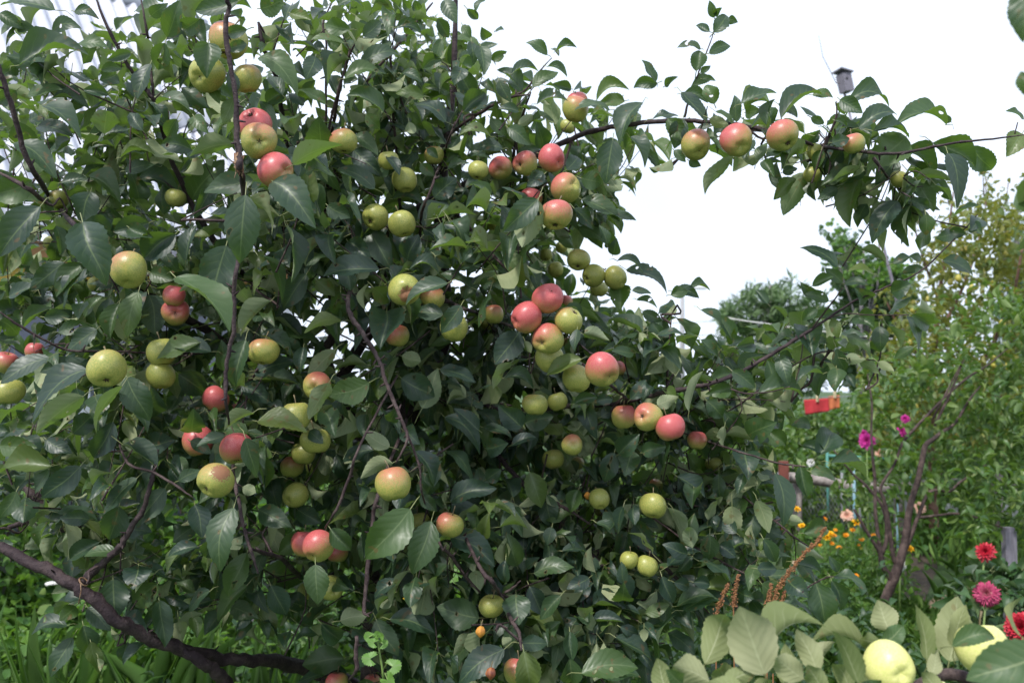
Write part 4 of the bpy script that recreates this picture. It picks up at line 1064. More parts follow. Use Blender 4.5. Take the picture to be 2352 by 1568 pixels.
# dried fruitlets
for (t, x, y, wz, mt, lab) in (('H', 962, 1220, 62, 'dried_o', 'shrivelled orange fruitlet beside a curled pale leaf low in the crown'),
                               ('H', 1030, 1500, 66, 'dried', 'shrivelled dark red fruitlet under a broad leaf low in the crown'),
                               ('H', 1680, 308, 42, 'dried_o', 'shrivelled yellow-orange fruitlet beside a small green apple')):
    vx, vy = tl(t, x, y); d = 1.86 if x < 1500 else 2.5
    m = bmesh.new(); bmesh.ops.create_icosphere(m, subdivisions=3, radius=wz * KZ * d / F / 2)
    for v in m.verts: v.co *= 1 + .22 * math.sin(v.co.x * 420 + 2) * math.sin(v.co.y * 380) * math.cos(v.co.z * 300); v.co.z *= 1.15
    me = bpy.data.meshes.new('dried_apple'); m.to_mesh(me); m.free()
    me.polygons.foreach_set('use_smooth', [True] * len(me.polygons))
    o = link('dried_apple', me, M[mt], None, P(vx, vy, d)); tag(o, lab, 'apple', 'dried fruitlets')
    mb = MB(); r_ = wz * KZ * d / F / 2
    mb.tube([np.array(o.location) + [0, 0, r_ * .9], np.array(o.location) + [.004, .004, r_ + .014]], [.0015, .0012], 5); mb.build('stalk', M['stalk'], o, o.location)

# ------------------------------------------------------------------ leaves measured from the photograph
def front_depth(x, y):
    w_ = 1 / ((AP[:, 0] - x) ** 2 + (AP[:, 1] - y) ** 2 + 70 ** 2) ** 1.5
    return float(np.clip((w_ * np.minimum(AP[:, 3], 2.5)).sum() / w_.sum() - .04, 1.74, 2.4))
ZB = np.zeros((200, 300))       # depth of the nearest measured thing, 8-pixel cells
def zput(x, y, r, d):
    x0, x1 = int(max(0, (x - r) // 8)), int(min(299, (x + r) // 8)); y0, y1 = int(max(0, (y - r) // 8)), int(min(199, (y + r) // 8))
    for iy in range(y0, y1 + 1):
        for ix in range(x0, x1 + 1):
            if (ix * 8 + 4 - x) ** 2 + (iy * 8 + 4 - y) ** 2 <= (r + 3) ** 2:
                ZB[iy, ix] = d if ZB[iy, ix] == 0 else min(ZB[iy, ix], d)
for (x, y, r_, d, rr) in AP: zput(x, y, r_, d - rr)
heroes = []
hr = random.Random(3)
for t, txt in LEAVES.items():
    for q in txt.replace('\n', ';').split(';'):
        a = q.split()
        if len(a) < 6: continue
        xb, yb = tl(t, float(a[0]), float(a[1])); xt, yt = tl(t, float(a[2]), float(a[3]))
        wp = float(a[4]) * KZ; kd = a[5]; bend = float(a[6]) * KZ if len(a) > 6 else 0
        xm, ym = (xb + xt) / 2, (yb + yt) / 2 - bend
        d = front_depth(xm, ym) + hr.uniform(-.06, .05)
        Lp = math.hypot(xt - xb, yt - yb)
        d = max(1.6, min(d, .135 * F / max(Lp, 1)))          # no leaf longer than about 13 cm
        for s in (.1, .3, .5, .7, .9):
            sx_, sy_ = xb + (xt - xb) * s, yb + (yt - yb) * s - bend * 4 * s * (1 - s)
            for (x, y, r_, da, rr) in AP:
                if math.hypot(sx_ - x, sy_ - y) < r_ + wp * .42:
                    if 'f' in kd: d = min(d, da - rr * .9 - .012)
                    else: d = max(d, da + rr * .35 + .02)
        tilt = hr.uniform(-.015, .015)
        g = hero_leaf((xb, yb, d - tilt), (xt, yt, d + tilt), wp, kd, bend, hr)
        heroes.append(g)
        for s in (.15, .35, .55, .75, .9):
            zput(xb + (xt - xb) * s, yb + (yt - yb) * s - bend * 4 * s * (1 - s), wp * .4, d)
order = sorted(range(len(heroes)), key=lambda i: -heroes[i][4])
print('hero leaves', len(heroes))
rest_v, rest_f, rest_u, rest_r, bb = [], [], [], [], 0
for k, i in enumerate(order):
    V, Fq, U, B, ar, _ = heroes[i]
    rv = hr.random()
    if k < 300:
        me = mesh_np('leaf', V, Fq, U, np.full(len(V), rv), sub=B)
        link('leaf', me, M['leaf'], tree, B)
    else:
        rest_v.append(V); rest_f.append(Fq + bb); rest_u.append(U); rest_r.append(np.full(len(V), rv)); bb += len(V)
if rest_v:
    me = mesh_np('smaller_leaves', np.vstack(rest_v), np.vstack(rest_f), np.vstack(rest_u), np.concatenate(rest_r), sub=TB)
    link('smaller_leaves', me, M['leaf'], tree, TB)['kind'] = 'stuff'

# ------------------------------------------------------------------ the rest of the crown: leafy shoots grown from the branches
ALLB = np.vstack(BR_PTS)
def in_poly(x, y, poly):
    c = False; n = len(poly); j = n - 1
    for i in range(n):
        xi, yi = poly[i]; xj, yj = poly[j]
        if (yi > y) != (yj > y) and x < (xj - xi) * (y - yi) / (yj - yi) + xi: c = not c
        j = i
    return c
# outline of the crown seen from the camera, nearest and farthest depth, shoots, upward growth
CROWN = [([(900, 640), (1480, 720), (1480, 980), (1200, 1150), (900, 1000)], 2.7, 3.5, 80, .2),
         ([(0, 480), (400, 480), (560, 200), (1000, 200), (1080, 330), (1380, 440), (1400, 640), (1480, 740), (1480, 1000), (1780, 900), (1760, 1250), (1500, 1480), (800, 1540), (500, 1330), (0, 1180)], 1.98, 2.3, 150, .1),
         ([(0, 0), (1080, 0), (1110, 180), (1100, 330), (1000, 450), (0, 560)], 2.15, 3.3, 96, .9),
         ([(560, 0), (1080, 0), (1100, 330), (1000, 450), (600, 450)], 2.4, 3.4, 30, .9),
         ([(-60, 520), (1000, 430), (1390, 430), (1420, 620), (1490, 720), (1500, 1000), (1400, 1300), (700, 1400), (420, 1300), (150, 1200), (-60, 1150)], 2.25, 3.6, 360, .35),
         ([(1090, 170), (1300, 200), (1540, 220), (1560, 290), (1430, 400), (1300, 520), (1100, 430)], 2.4, 2.75, 20, .7),
         ([(1560, 240), (1990, 260), (2080, 330), (2080, 440), (1990, 460), (1850, 400), (1750, 340), (1560, 320)], 2.08, 2.3, 20, .3),
         ([(1830, 310), (2120, 330), (2140, 420), (2060, 490), (1970, 490), (1860, 410)], 2.09, 2.3, 60, -.9),
         ([(1440, 690), (1640, 720), (1850, 730), (2030, 670), (2060, 720), (1900, 850), (1780, 950), (1780, 1200), (1830, 1320), (1600, 1440), (1200, 1540), (1000, 1400), (1400, 1000)], 2.3, 3.1, 165, .4),
         ([(700, 1400), (1400, 1300), (1440, 1568), (800, 1568)], 2.25, 2.9, 42, .1),
         ([(60, 1150), (420, 1230), (620, 1420), (560, 1440), (200, 1330)], 2.3, 2.8, 16, .0)]
pos, axs, nrs, lens, wid = [], [], [], [], []
tw = MB(); used = {}; shoot_rec = []
for poly, d0, d1, ns_, upw in CROWN:
    xs = [p[0] for p in poly]; ys = [p[1] for p in poly]; k = 0
    while k < ns_:
        x = rng.uniform(min(xs), max(xs)); y = rng.uniform(min(ys), max(ys))
        if not in_poly(x, y, poly): continue
        k += 1
        d = d0 + (d1 - d0) * rng.random()
        tip = P(x, y, d)
        near = ALLB[np.argmin(((ALLB - tip) ** 2).sum(1))]
        out_ = nrm(tip - near)
        dirn = nrm(out_ * .7 + UP * upw + nrm(tip - P(950, 800, 3.0)) * .35 + rng.normal(0, .3, 3))
        Ls = rng.uniform(.12, .34) if upw > -.5 else rng.uniform(.05, .10)
        start = tip - dirn * Ls
        sp = smooth_path([start, start + dirn * Ls * .5 + rng.normal(0, .015, 3), tip], 3)
        shoot_rec.append([sp, None, len(pos), 0, int(upw < -.5 or d0 == 2.08)])
        dn = np.linalg.norm(start - near)
        kk = (round(near[0], 2), round(near[2], 2)); used[kk] = used.get(kk, 0) + 1
        if .03 < dn < .14 and used[kk] <= 1:
            m1 = near + (start - near) * .35 + rng.normal(0, .012, 3); m2 = near + (start - near) * .7 + rng.normal(0, .012, 3)
            cp = smooth_path([near, m1, m2, start], 3)
            shoot_rec[-1][1] = cp
        nl = int(Ls / .024)
        ph = rng.uniform(0, 6.28)
        a = nrm(np.cross(dirn, [.3, .2, .9])); b = np.cross(dirn, a)
        for i in range(nl + 4):
            s = min(1, .12 + .88 * i / (nl)) if nl else 1
            base = start + dirn * Ls * s
            th = ph + i * 2.4
            rad = math.cos(th) * a + math.sin(th) * b
            sl = rng.uniform(.065, .105) * (.7 if s > .95 and rng.random() < .6 else 1)
            ax_ = nrm(rad * .85 + dirn * rng.uniform(.1, .7) - UP * rng.uniform(0, 1.0) + rng.normal(0, .15, 3))
            nr_ = nrm(UP * .9 - dirn * .1 + SUNV * .35 + (CAM - base) / 3 * .4 + rng.normal(0, .42, 3))
            if rng.random() < .13: nr_ = -nr_
            pos.append(base + ax_ * .022); axs.append(ax_); nrs.append(nr_); lens.append(sl * (1.15 if upw < -.5 else 1)); wid.append(sl * (rng.uniform(.46, .68) if upw > -.5 else rng.uniform(.4, .52)))
        shoot_rec[-1][3] = len(pos)
pos, axs, nrs, lens, wid = map(np.array, (pos, axs, nrs, lens, wid))
# leave the measured fruit and leaves uncovered, and the crown's gaps open
SKY = [[(1120, 0), (1175, 60), (1165, 170), (1205, 100), (1330, 90), (1345, 185), (1440, 185), (1560, 90), (1580, 0)],
       [(1700, 0), (1690, 180), (1900, 190), (2050, 200), (2200, 250), (2352, 290), (2352, 0)],
       [(1465, 430), (1560, 375), (1620, 365), (1660, 470), (1760, 370), (1800, 490), (1900, 480), (1980, 530), (1900, 560), (1840, 560), (1900, 620), (1780, 660), (1640, 690), (1640, 660), (1530, 650), (1460, 600), (1450, 520)],
       [(1836, 900), (1940, 900), (1940, 960), (1836, 960)]]
ZA = np.zeros((200, 300))
for (x, y, r_, d, rr) in AP:
    if r_ / KZ < 58: continue
    for iy in range(max(0, int((y - r_) // 8)), min(199, int((y + r_) // 8)) + 1):
        for ix in range(max(0, int((x - r_) // 8)), min(299, int((x + r_) // 8)) + 1):
            if math.hypot(ix * 8 + 4 - x, iy * 8 + 4 - y) < r_ + 2: ZA[iy, ix] = max(ZA[iy, ix], d + .02)
for pl_ in SKY:
    for iy in range(200):
        for ix in range(300):
            if in_poly(ix * 8 + 4, iy * 8 + 4, pl_): ZA[iy, ix] = 99
ok = np.ones(len(pos), bool)
lat = np.cross(axs, nrs); lat /= np.linalg.norm(lat, axis=1, keepdims=True) + 1e-9
for s, u_ in ((0.0, 0), (.5, 0), (1.0, 0), (.35, .42), (.35, -.42), (.7, .3), (.7, -.3)):
    px, py, dd = proj_many(pos + axs * lens[:, None] * s + lat * wid[:, None] * u_)
    ix = np.clip((px // 8).astype(int), 0, 299); iy = np.clip((py // 8).astype(int), 0, 199)
    ok &= ~((ZA[iy, ix] > dd) & (px > 0) & (px < 2352) & (py > 0) & (py < 1568))
for s in (0.0, .5, 1.0):
    px, py, dd = proj_many(pos + axs * lens[:, None] * s)
    ix = np.clip((px // 8).astype(int), 0, 299); iy = np.clip((py // 8).astype(int), 0, 199)
    zz = ZB[iy, ix]
    ok &= ~((zz > 0) & (dd < zz + .03) & (px > -20) & (px < 2372) & (py > -20) & (py < 1588))
for sp, cp, i0, i1, arm_ in shoot_rec:
    k_ = ok[i0:i1]
    if k_.sum() < (.5 if arm_ == 0 else .15) * len(k_): ok[i0:i1] = False; continue
    qx, qy, _d = proj_many(np.asarray(sp))
    if any(in_poly(a, b, s_) for a, b in zip(qx, qy) for s_ in SKY): continue
    tw.tube(sp, np.linspace(.0026, .0011, len(sp)), 4, cap=False)
    if cp is not None: tw.tube(cp, np.linspace(.0036, .0026, len(cp)), 4, cap=False)
pos, axs, nrs, lens, wid = pos[ok], axs[ok], nrs[ok], lens[ok], wid[ok]
print('fill leaves', len(pos))
leaf_batch('crown_leaves', T_FILL, pos, axs, nrs, lens, wid, M['leaf'], tree, 'stuff', TB)
o = tw.build('small_twigs', M['twig'], tree, TB, True); o['kind'] = 'stuff'
# ------------------------------------------------------------------ helpers for the other plants
def poly_points(poly, d0, d1, n):
    xs = [p[0] for p in poly]; ys = [p[1] for p in poly]; o = []
    while len(o) < n:
        x = rng.uniform(min(xs), max(xs)); y = rng.uniform(min(ys), max(ys))
        if in_poly(x, y, poly): o.append(P(x, y, rng.uniform(d0, d1)))
    return np.array(o)
def clusters(tips, per, spread, l0, l1, ratio=(.5, .65), droop=.4, upn=1.0, upw=.3):
    """leaves along short shoots that end at the given points"""
    pos, ax, nr, L, W = [], [], [], [], []
    for t in tips:
        dirn = nrm(rng.normal(0, .6, 3) + UP * upw)
        k = int(per * rng.uniform(.6, 1.4)) + 1
        for i in range(k):
            s = rng.random()
            rad = nrm(np.cross(dirn, rng.normal(0, 1, 3)))
            a = nrm(rad + dirn * rng.uniform(-.1, .7) - UP * rng.uniform(0, droop))
            pos.append(t - dirn * spread * s + rad * .012); ax.append(a)
            nr.append(nrm(UP * upn + rng.normal(0, .5, 3))); l = rng.uniform(l0, l1); L.append(l); W.append(l * rng.uniform(*ratio))
    return tuple(map(np.array, (pos, ax, nr, L, W)))
def stems(parent, rows_list, mat, loc, name='stem', sides=8):
    for rows in rows_list:
        p = smooth_path(rows, 4)
        m = MB(); m.tube(p[:, :3], np.maximum(p[:, 3], .001), sides, jit=.05); m.build(name, mat, parent, loc, True)
def trow(t, pts, base_d):
    o = []
    for q in pts:
        x, y = tl(t, q[0], q[1]); d = base_d + (q[3] if len(q) > 3 else 0)
        o.append((*P(x, y, d), q[2] * KZ * d / F / 2))
    return o

# ------------------------------------------------------------------ yellow house with corrugated roof
HD = nrm([.643, .766, 0]); HN = np.array([HD[1], -HD[0], 0])       # along the wall; out of the wall towards the garden
E0 = P(0, 545, 6.5); E0[2] = 0                                     # foot of the wall
ZE, ZR, RB, S0, S1 = 2.66, 5.46, 1.80, -4.2, 2.58
house = empty('house', E0, 'yellow wooden house with a grey corrugated roof behind the apple tree', 'house')
def HP(s, out, z): return E0 + HD * s + HN * out + np.array([0, 0, z])
mb = MB()
mb.add([HP(S0, -.03, .0), HP(S1 - .03, -.03, .0), HP(S1 - .03, -.03, ZE), HP(S0, -.03, ZE), HP(S0, -3.6, 0), HP(S1 - .03, -3.6, 0), HP(S1 - .03, -3.6, ZE), HP(S0, -3.6, ZE), HP(S1 - .03, -RB, ZR - .1), HP(S0, -RB, ZR - .1)],
       [(0, 1, 2, 3), (1, 5, 6, 8, 2), (4, 7, 6, 5), (0, 3, 9, 7, 4)])
mb.build('wall', M['grey_wall'], house, E0)
mb = MB(); mb.box(HP((S0 + S1) / 2, .012, 2.28), (S1 - S0 + .02, .03, .07), (HD, HN, UP)); mb.build('trim', M['white_paint'], house, HP(0, 0, 2.28))
z = 2.325; k = 0
while z < ZE - .03:
    mb = MB(); h = min(.135, ZE - z - .004)
    c = HP((S0 + S1) / 2, .0, z + h / 2)
    mb.box(c, (S1 - S0, .022, h - .012), (HD, HN, UP))
    mb.build('board', M['yellow_paint'], house, c)
    mb = MB(); c = HP(S1 + .0, -1.8, z + h / 2); mb.box(c, (.022, 3.56, h - .012), (HD, HN, UP)); mb.build('board', M['yellow_paint'], house, c)
    z += .137
mb = MB(); mb.box(HP((S0 + S1) / 2, -.01, .22), (S1 - S0 + .04, .12, .44), (HD, HN, UP)); mb.build('foundation', M['concrete'], house, HP(0, 0, .2))
# eave beam and soffit
mb = MB(); mb.box(HP((S0 + S1) / 2, .16, ZE - .09), (S1 - S0 + .1, .03, .16), (HD, HN, UP)); mb.build('fascia', M['brown_paint'], house, HP(0, .16, ZE))
mb = MB(); mb.box(HP((S0 + S1) / 2, .08, ZE - .015), (S1 - S0 + .1, .13, .02), (HD, HN, UP)); mb.build('soffit', M['brown_paint'], house, HP(0, .08, ZE))
# corrugated sheets, two courses
slope = np.array([0, 0, ZR - ZE]) - HN * (RB + .25); sl = np.linalg.norm(slope); sd_ = slope / sl
up_n = nrm(np.cross(HD, sd_)); up_n = up_n if up_n[2] > 0 else -up_n
s = S0 - .1; col_ = 0
while s < S1 + .05:
    wd_ = min(.98, S1 + .1 - s)
    for crs in range(2):
        a0 = 0 if crs == 0 else sl * .5 - .08; a1 = sl * .5 + .02 if crs == 0 else sl + .02
        nx = max(4, int(wd_ / .0225)); V = []; Fq = []
        for i in range(nx + 1):
            ss = s + wd_ * i / nx; hgt = .026 * math.sin(ss / .15 * 2 * math.pi) + (.018 if crs else 0) + .004 * (col_ % 2)
            for j in range(5):
                a_ = a0 + (a1 - a0) * j / 4
                V.append(HP(ss, .25, ZE - .02) + sd_ * a_ + up_n * (hgt + .06))
        nb = len(V)
        for i in range(nx):
            for j in range(4):
                a = i * 5 + j; Fq.append((a, a + 5, a + 6, a + 1))
        me = mesh_np('roof_sheet', np.array(V), np.array(Fq), sub=V[0])
        o = link('roof_sheet', me, M['slate'], house, V[0])
        sm = o.modifiers.new('thick', 'SOLIDIFY'); sm.thickness = .007
    s += .95; col_ += 1
mb = MB(); mb.tube([HP(S0 - .1, -RB, ZR + .10), HP(S1 + .1, -RB, ZR + .10)], .07, 10); mb.build('ridge_cap', M['slate'], house, HP(0, -RB, ZR), True)
# window
for (sa, sb) in ((-1.1, .62),):
    wt, wb = 2.18, 1.05
    fr = MB()
    for (a, b, c_, d_) in ((sa, sb, wt - .05, wt + .05), (sa, sb, wb - .05, wb + .05)):
        fr.box(HP((a + b) / 2, .025, (c_ + d_) / 2), (b - a + .1, .05, d_ - c_), (HD, HN, UP))
    for q in (sa, (sa + sb) / 2, sb):
        fr.box(HP(q, .024, (wt + wb) / 2), (.08, .048, wt - wb - .101), (HD, HN, UP))
    w_o = fr.build('window', M['white_paint'], house, HP(sa, .02, wb))
    for q in (0, 1):
        g_ = MB(); a = sa + q * (sb - sa) / 2; g_.box(HP(a + (sb - sa) / 4, .018, (wt + wb) / 2), ((sb - sa) / 2 - .08, .01, wt - wb - .1), (HD, HN, UP)); g_.build('pane', M['glass'], w_o, HP(a, .02, wb))

# ------------------------------------------------------------------ bird house on its leaning pole
bt = P(*tl('C', 1150, 560), 12.0); ft = bt.copy(); ft[2] = 0; ft[0] += .2 * bt[2]
ax_ = nrm(bt - ft)
bird = empty('bird_house', ft, 'small grey wooden bird house on a tall leaning pole', 'bird house')
mb = MB(); mb.tube([ft - ax_ * .2, (ft + bt) / 2 + [.05, 0, 0], bt - ax_ * .1 + [0, .09, 0]], [.026, .022, .018], 8); mb.build('pole', M['grey_board'], bird, ft, True)
fx = nrm(np.cross([.35, -1, 0], ax_)); fy = np.cross(ax_, fx)
bxm = MB()
for sx in (-1, 1): bxm.box(bt + fx * sx * .062, (.016, .14, .25), (fx, fy, ax_))
bxm.box(bt - fy * .064, (.108, .014, .25), (fx, fy, ax_)); bxm.box(bt + fy * .064, (.108, .014, .25), (fx, fy, ax_)); bxm.box(bt - ax_ * .115, (.108, .114, .02), (fx, fy, ax_))
bxm.build('box', M['grey_board'], bird, bt)
mb = MB(); tilt = nrm(ax_ + fx * -.35); mb.box(bt + ax_ * .155, (.20, .20, .018), (nrm(np.cross(fy, tilt)), fy, tilt)); mb.build('roof', M['grey_board'], bird, bt)
mb = MB()
for sy in (-1, 1): mb.tube([bt + fx * .02 + fy * sy * .070 + ax_ * .04, bt + fx * .02 + fy * sy * .074 + ax_ * .04], .018, 12)
mb.build('entrance_hole', M['dark_hole'], bird, bt)
mb = MB(); q = [P(*tl('C', a, b), 12.0) for a, b in ((1090, 560), (1045, 470), (1000, 380), (985, 300), (970, 230))]
mb.tube([bt - fx * .06] + q, [.008, .007, .006, .005, .004, .002], 5); mb.build('bare_twig', M['grey_board'], bird, bt)

# ------------------------------------------------------------------ lamp post and wires, far off
lb = P(1565, 800, 34.0); lb[2] = 0
lamp = empty('street_lamp', lb, 'distant grey street lamp post with a flat lamp head', 'street lamp')
lt = P(1567, 668, 34.0)
mb = MB(); mb.tube([lb, (lb + lt) / 2, lt], [.12, .10, .07], 8); mb.build('post', M['concrete'], lamp, lb, True)
mb = MB(); mb.tube([lt, lt + [.2, 0, .12], lt + [.5, 0, .16]], [.05, .04, .04], 6); mb.build('arm', M['concrete'], lamp, lt, True)
mb = MB(); mb.box(lt + [.65, 0, .16], (.6, .22, .12)); mb.box(lt + [.66, 0, .085], (.5, .18, .04)); mb.build('lamp_head', M['white_paint'], lamp, lt)
for n_, (a, b, d, r_, mt, lab) in enumerate(((( -200, 800), (2500, 690), 36, .012, 'wire', 'thin dark overhead wire, higher of two beyond the garden'), ((-200, 822), (2500, 726), 37, .012, 'wire', 'thin dark overhead wire, lower of two beyond the garden'),
                                             ((1655, 728), (2420, 805), 14, .010, 'white_wire', 'thin white cable sagging across the garden'))):
    p0, p1 = P(*a, d), P(*b, d)
    mb = MB(); mb.tube([p0 + (p1 - p0) * t - UP * .25 * 4 * t * (1 - t) * (.3 if n_ == 2 else 1) for t in np.linspace(0, 1, 17)], r_, 5)
    o = mb.build('overhead_wire', M[mt], None, p0, True); tag(o, lab, 'wire')

# ------------------------------------------------------------------ far trees
def far_tree(name, label, poly, d0, d1, n, l0, l1, mat, temps, trunk_x, top_y, tr_r, per=8, spread=.3, ratio=(.45, .6), bark='grey_bark', group='trees beyond the garden', upw=.3):
    dm = (d0 + d1) / 2
    b = P(trunk_x, 900, dm); b[2] = 0
    t_ = empty(name, b, label, 'tree', group)
    top = P(trunk_x, top_y, dm)
    mb = MB(); mb.tube([b - UP * .1, b + (top - b) * .5 + rng.normal(0, .1, 3) * [1, 1, 0], top], [tr_r, tr_r * .7, tr_r * .2], 8); mb.build('trunk', M[bark], t_, b, True)
    tips = poly_points(poly, d0, d1, n)
    for q in tips[rng.choice(len(tips), min(14, len(tips)), False)]:
        s_ = b + (top - b) * rng.uniform(.35, .85)
        mb = MB(); mb.tube([s_, (s_ + q) / 2 + UP * .08, q], [tr_r * .3, tr_r * .2, tr_r * .06], 5); mb.build('branch', M[bark], t_, s_, True)
    a = clusters(tips, per, spread, l0, l1, ratio, upw=upw)
    leaf_batch('crown', temps, *a, mat, t_, None, b)
    return t_
far_tree('pine_tree', 'rounded dark green pine on the skyline beyond the lamp post', [(1640, 790), (1655, 720), (1700, 668), (1740, 645), (1800, 640), (1850, 650), (1890, 690), (1910, 780), (1880, 900), (1660, 900)], 27, 30, 420, .25, .45, M['needle'], T_NEEDLE, 1770, 655, .22, 22, .3, (.14, .22), upw=.9)
far_tree('locust_tree', 'slender tree with bright green tips and a dark ivy-like crown', [(1905, 545), (1915, 510), (1945, 530), (1965, 590), (2030, 590), (2085, 620), (2110, 760), (2080, 900), (1940, 900), (1935, 680), (1925, 610)], 19, 21, 420, .10, .19, M['dark_leaf'], T_ROUND, 2020, 560, .16, 12, .4, (.7, .9))
far_tree('locust_tree', 'thin tree with sparse bright green sprigs above a dark crown', [(1905, 560), (1908, 512), (1930, 512), (1945, 560), (2000, 600), (2060, 590), (2090, 640), (2000, 650), (1930, 640)], 18, 19, 55, .08, .14, M['weed_leaf'], T_ROUND, 1985, 570, .08, 9, .35, (.7, .9))
far_tree('fir_tree', 'bluish fir standing behind the yellowing orchard tree', [(2322, 470), (2340, 470), (2365, 560), (2400, 760), (2400, 900), (2270, 900), (2290, 720), (2305, 580)], 17, 18.5, 340, .12, .22, M['blue_needle'], T_NEEDLE, 2335, 468, .14, 18, .35, (.08, .14), upw=.5)
# a belt of shrubs that closes the garden
SH = [(-2.15, 6.9, .95, 2.0, 'weed_leaf', 'tall bright bush against the yellow house wall'), (-3.6, 6.0, .8, 1.85, 'weed_leaf', 'tall bush below the window of the yellow house'), (-1.0, 8.4, 1.0, 1.7, 'dark_leaf', 'tall dark bush at the corner of the yellow house'),
      (-4.6, 11.5, 1.3, 1.5, 'weed_leaf', 'tall green currant bush near the foot of the yellow house wall'), (-2.6, 10.6, 1.2, 1.35, 'dark_leaf', 'dark leafy bush right behind the low limb of the apple tree'),
      (-.8, 11.2, 1.25, 1.4, 'weed_leaf', 'fresh green bush behind the middle of the apple tree'), (.9, 10.8, 1.2, 1.3, 'dark_leaf', 'dark bush behind the trunk of the apple tree'),
      (2.4, 11.8, 1.3, 1.4, 'weed_leaf', 'green bush behind the hanging red cloth'), (4.0, 12.5, 1.5, 1.55, 'plum_leaf', 'broad green bush behind the blue pipe post'),
      (5.8, 12.0, 1.5, 1.7, 'weed_leaf', 'bright green bush behind the plum tree'), (7.6, 12.6, 1.6, 1.8, 'dark_leaf', 'dark bush behind the yellowing orchard tree'), (1.6, 9.4, .9, 1.05, 'plum_leaf', 'low bush in front of the fence beside the marigolds'),
      (-6.6, 12.5, 1.6, 1.7, 'dark_leaf', 'dark bush at the far corner of the yellow house'), (3.1, 9.9, .95, 1.1, 'plum_leaf', 'leafy gooseberry bush just beneath the hanging cloths')]
for (x, y, r_, h_, mt, lab) in SH:
    b = np.array([x, y, 0.0])
    sh = empty('shrub', b, lab, 'shrub', 'shrubs at the back of the garden')
    for k in range(6):
        a = rng.uniform(0, 6.28); t_ = b + [math.cos(a) * r_ * .5, math.sin(a) * r_ * .5, h_ * .75]
        mb = MB(); mb.tube([b + rng.normal(0, .05, 3) * [1, 1, 0], (b + t_) / 2 + rng.normal(0, .06, 3), t_], [.014, .01, .004], 5); mb.build('stem', M['plum_bark'], sh, b, True)
    n = int(430 * r_ * r_)
    u = rng.normal(0, 1, (n, 3)); u /= np.linalg.norm(u, axis=1, keepdims=True); u[:, 2] = np.abs(u[:, 2])
    rr = rng.uniform(.45, 1.05, (n, 1)) ** .6
    tips = b + u * rr * [r_, r_, h_] * (1 + .18 * np.sin(u[:, :1] * 5 + x)) ; tips[:, 2] = np.maximum(tips[:, 2], .06)
    a = clusters(tips, 8, .2, .06, .10, (.6, .8))
    leaf_batch('foliage', T_SMALL, *a, M[mt], sh, None, b)

# ------------------------------------------------------------------ plum tree with several stems
PB = ground_at(2000, 1472); dP = float((PB - CAM) @ CF)
plum = empty('plum_tree', PB, 'small plum tree with several dark leaning stems', 'tree')
def pt(p): return [(*q[:3], q[3] * .82) for q in trow('I', p, dP)]
ff = lambda p: [(q[0] + 0, q[1] - 1509, *q[2:]) for q in p]       # tile F rows written in tile I rows
stems(plum, [[(*PB, .05), *pt([(1340, 1230, 84), (1380, 1120, 80), (1430, 980, 76), (1480, 860, 78), (1510, 770, 76), (1550, 620, 64), (1575, 450, 56), (1600, 330, 50), (1640, 200, 46), (1670, 60, 44)]), *pt(ff([(1690, 1480, 42), (1740, 1440, 36), (1800, 1390, 30), (1890, 1330, 24), (1980, 1180, 18), (2060, 1080, 10)]))]], M['plum_bark'], PB, 'trunk', 10)
stems(plum, [pt([(1470, 880, 60), (1430, 820, 50), (1400, 780, 50), (1385, 690, 44), (1340, 620, 30), (1290, 540, 28), (1240, 450, 24), (1210, 400, 20)]),
             pt([(1390, 700, 40), (1370, 560, 32), (1352, 400, 30), (1350, 200, 28), (1335, 50, 24)] ) + pt(ff([(1325, 1400, 20), (1330, 1200, 16), (1300, 1000, 10)])),
             pt([(1395, 700, 40), (1430, 590, 34), (1410, 400, 30), (1300, 250, 24), (1200, 160, 18), (1070, 0, 12)]),
             pt([(1500, 780, 44), (1470, 700, 36), (1440, 480, 34), (1415, 350, 30), (1390, 250, 24), (1480, 100, 20)]) + pt(ff([(1520, 1500, 22), (1560, 1430, 24), (1680, 1300, 22), (1850, 1130, 20), (1980, 1020, 18), (2110, 940, 14), (2240, 830, 9)])),
             pt([(1545, 690, 40), (1600, 560, 34), (1640, 450, 30), (1720, 280, 28), (1850, 280, 22), (1920, 220, 18), (2100, 100, 12)]),
             pt([(1640, 455, 24), (1780, 440, 20), (1900, 428, 18), (2050, 460, 16), (2200, 520, 14), (2340, 560, 10)]),
             pt(ff([(1700, 1480, 36), (1660, 1400, 30), (1700, 1500, 34), (1740, 1300, 20), (1950, 900, 8)]))[3:] + pt(ff([(1750, 1350, 18), (1850, 1150, 12), (1950, 900, 8)]))], M['plum_bark'], PB)
tips = np.vstack([poly_points([(1950, 960), (2010, 830), (2120, 740), (2250, 680), (2400, 640), (2420, 1210), (2250, 1180), (2120, 1120), (1990, 1140), (1940, 1120)], dP - .05, dP + 1.2, 360),
                  poly_points([(2080, 1060), (2400, 1050), (2400, 1230), (2250, 1210), (2120, 1140)], dP - .5, dP + .3, 40)])
qx, qy, _d = proj_many(tips)
tips = tips[np.all([np.hypot(qx - a_, qy - b_) > 42 for a_, b_ in ((1991, 1013), (1983, 996), (2071, 990), (2079, 962))], axis=0)]
leaf_batch('crown', T_SMALL, *clusters(tips, 8, .22, .055, .09, (.45, .6), .7), M['plum_leaf'], plum, 'stuff', PB, as_parts=300)

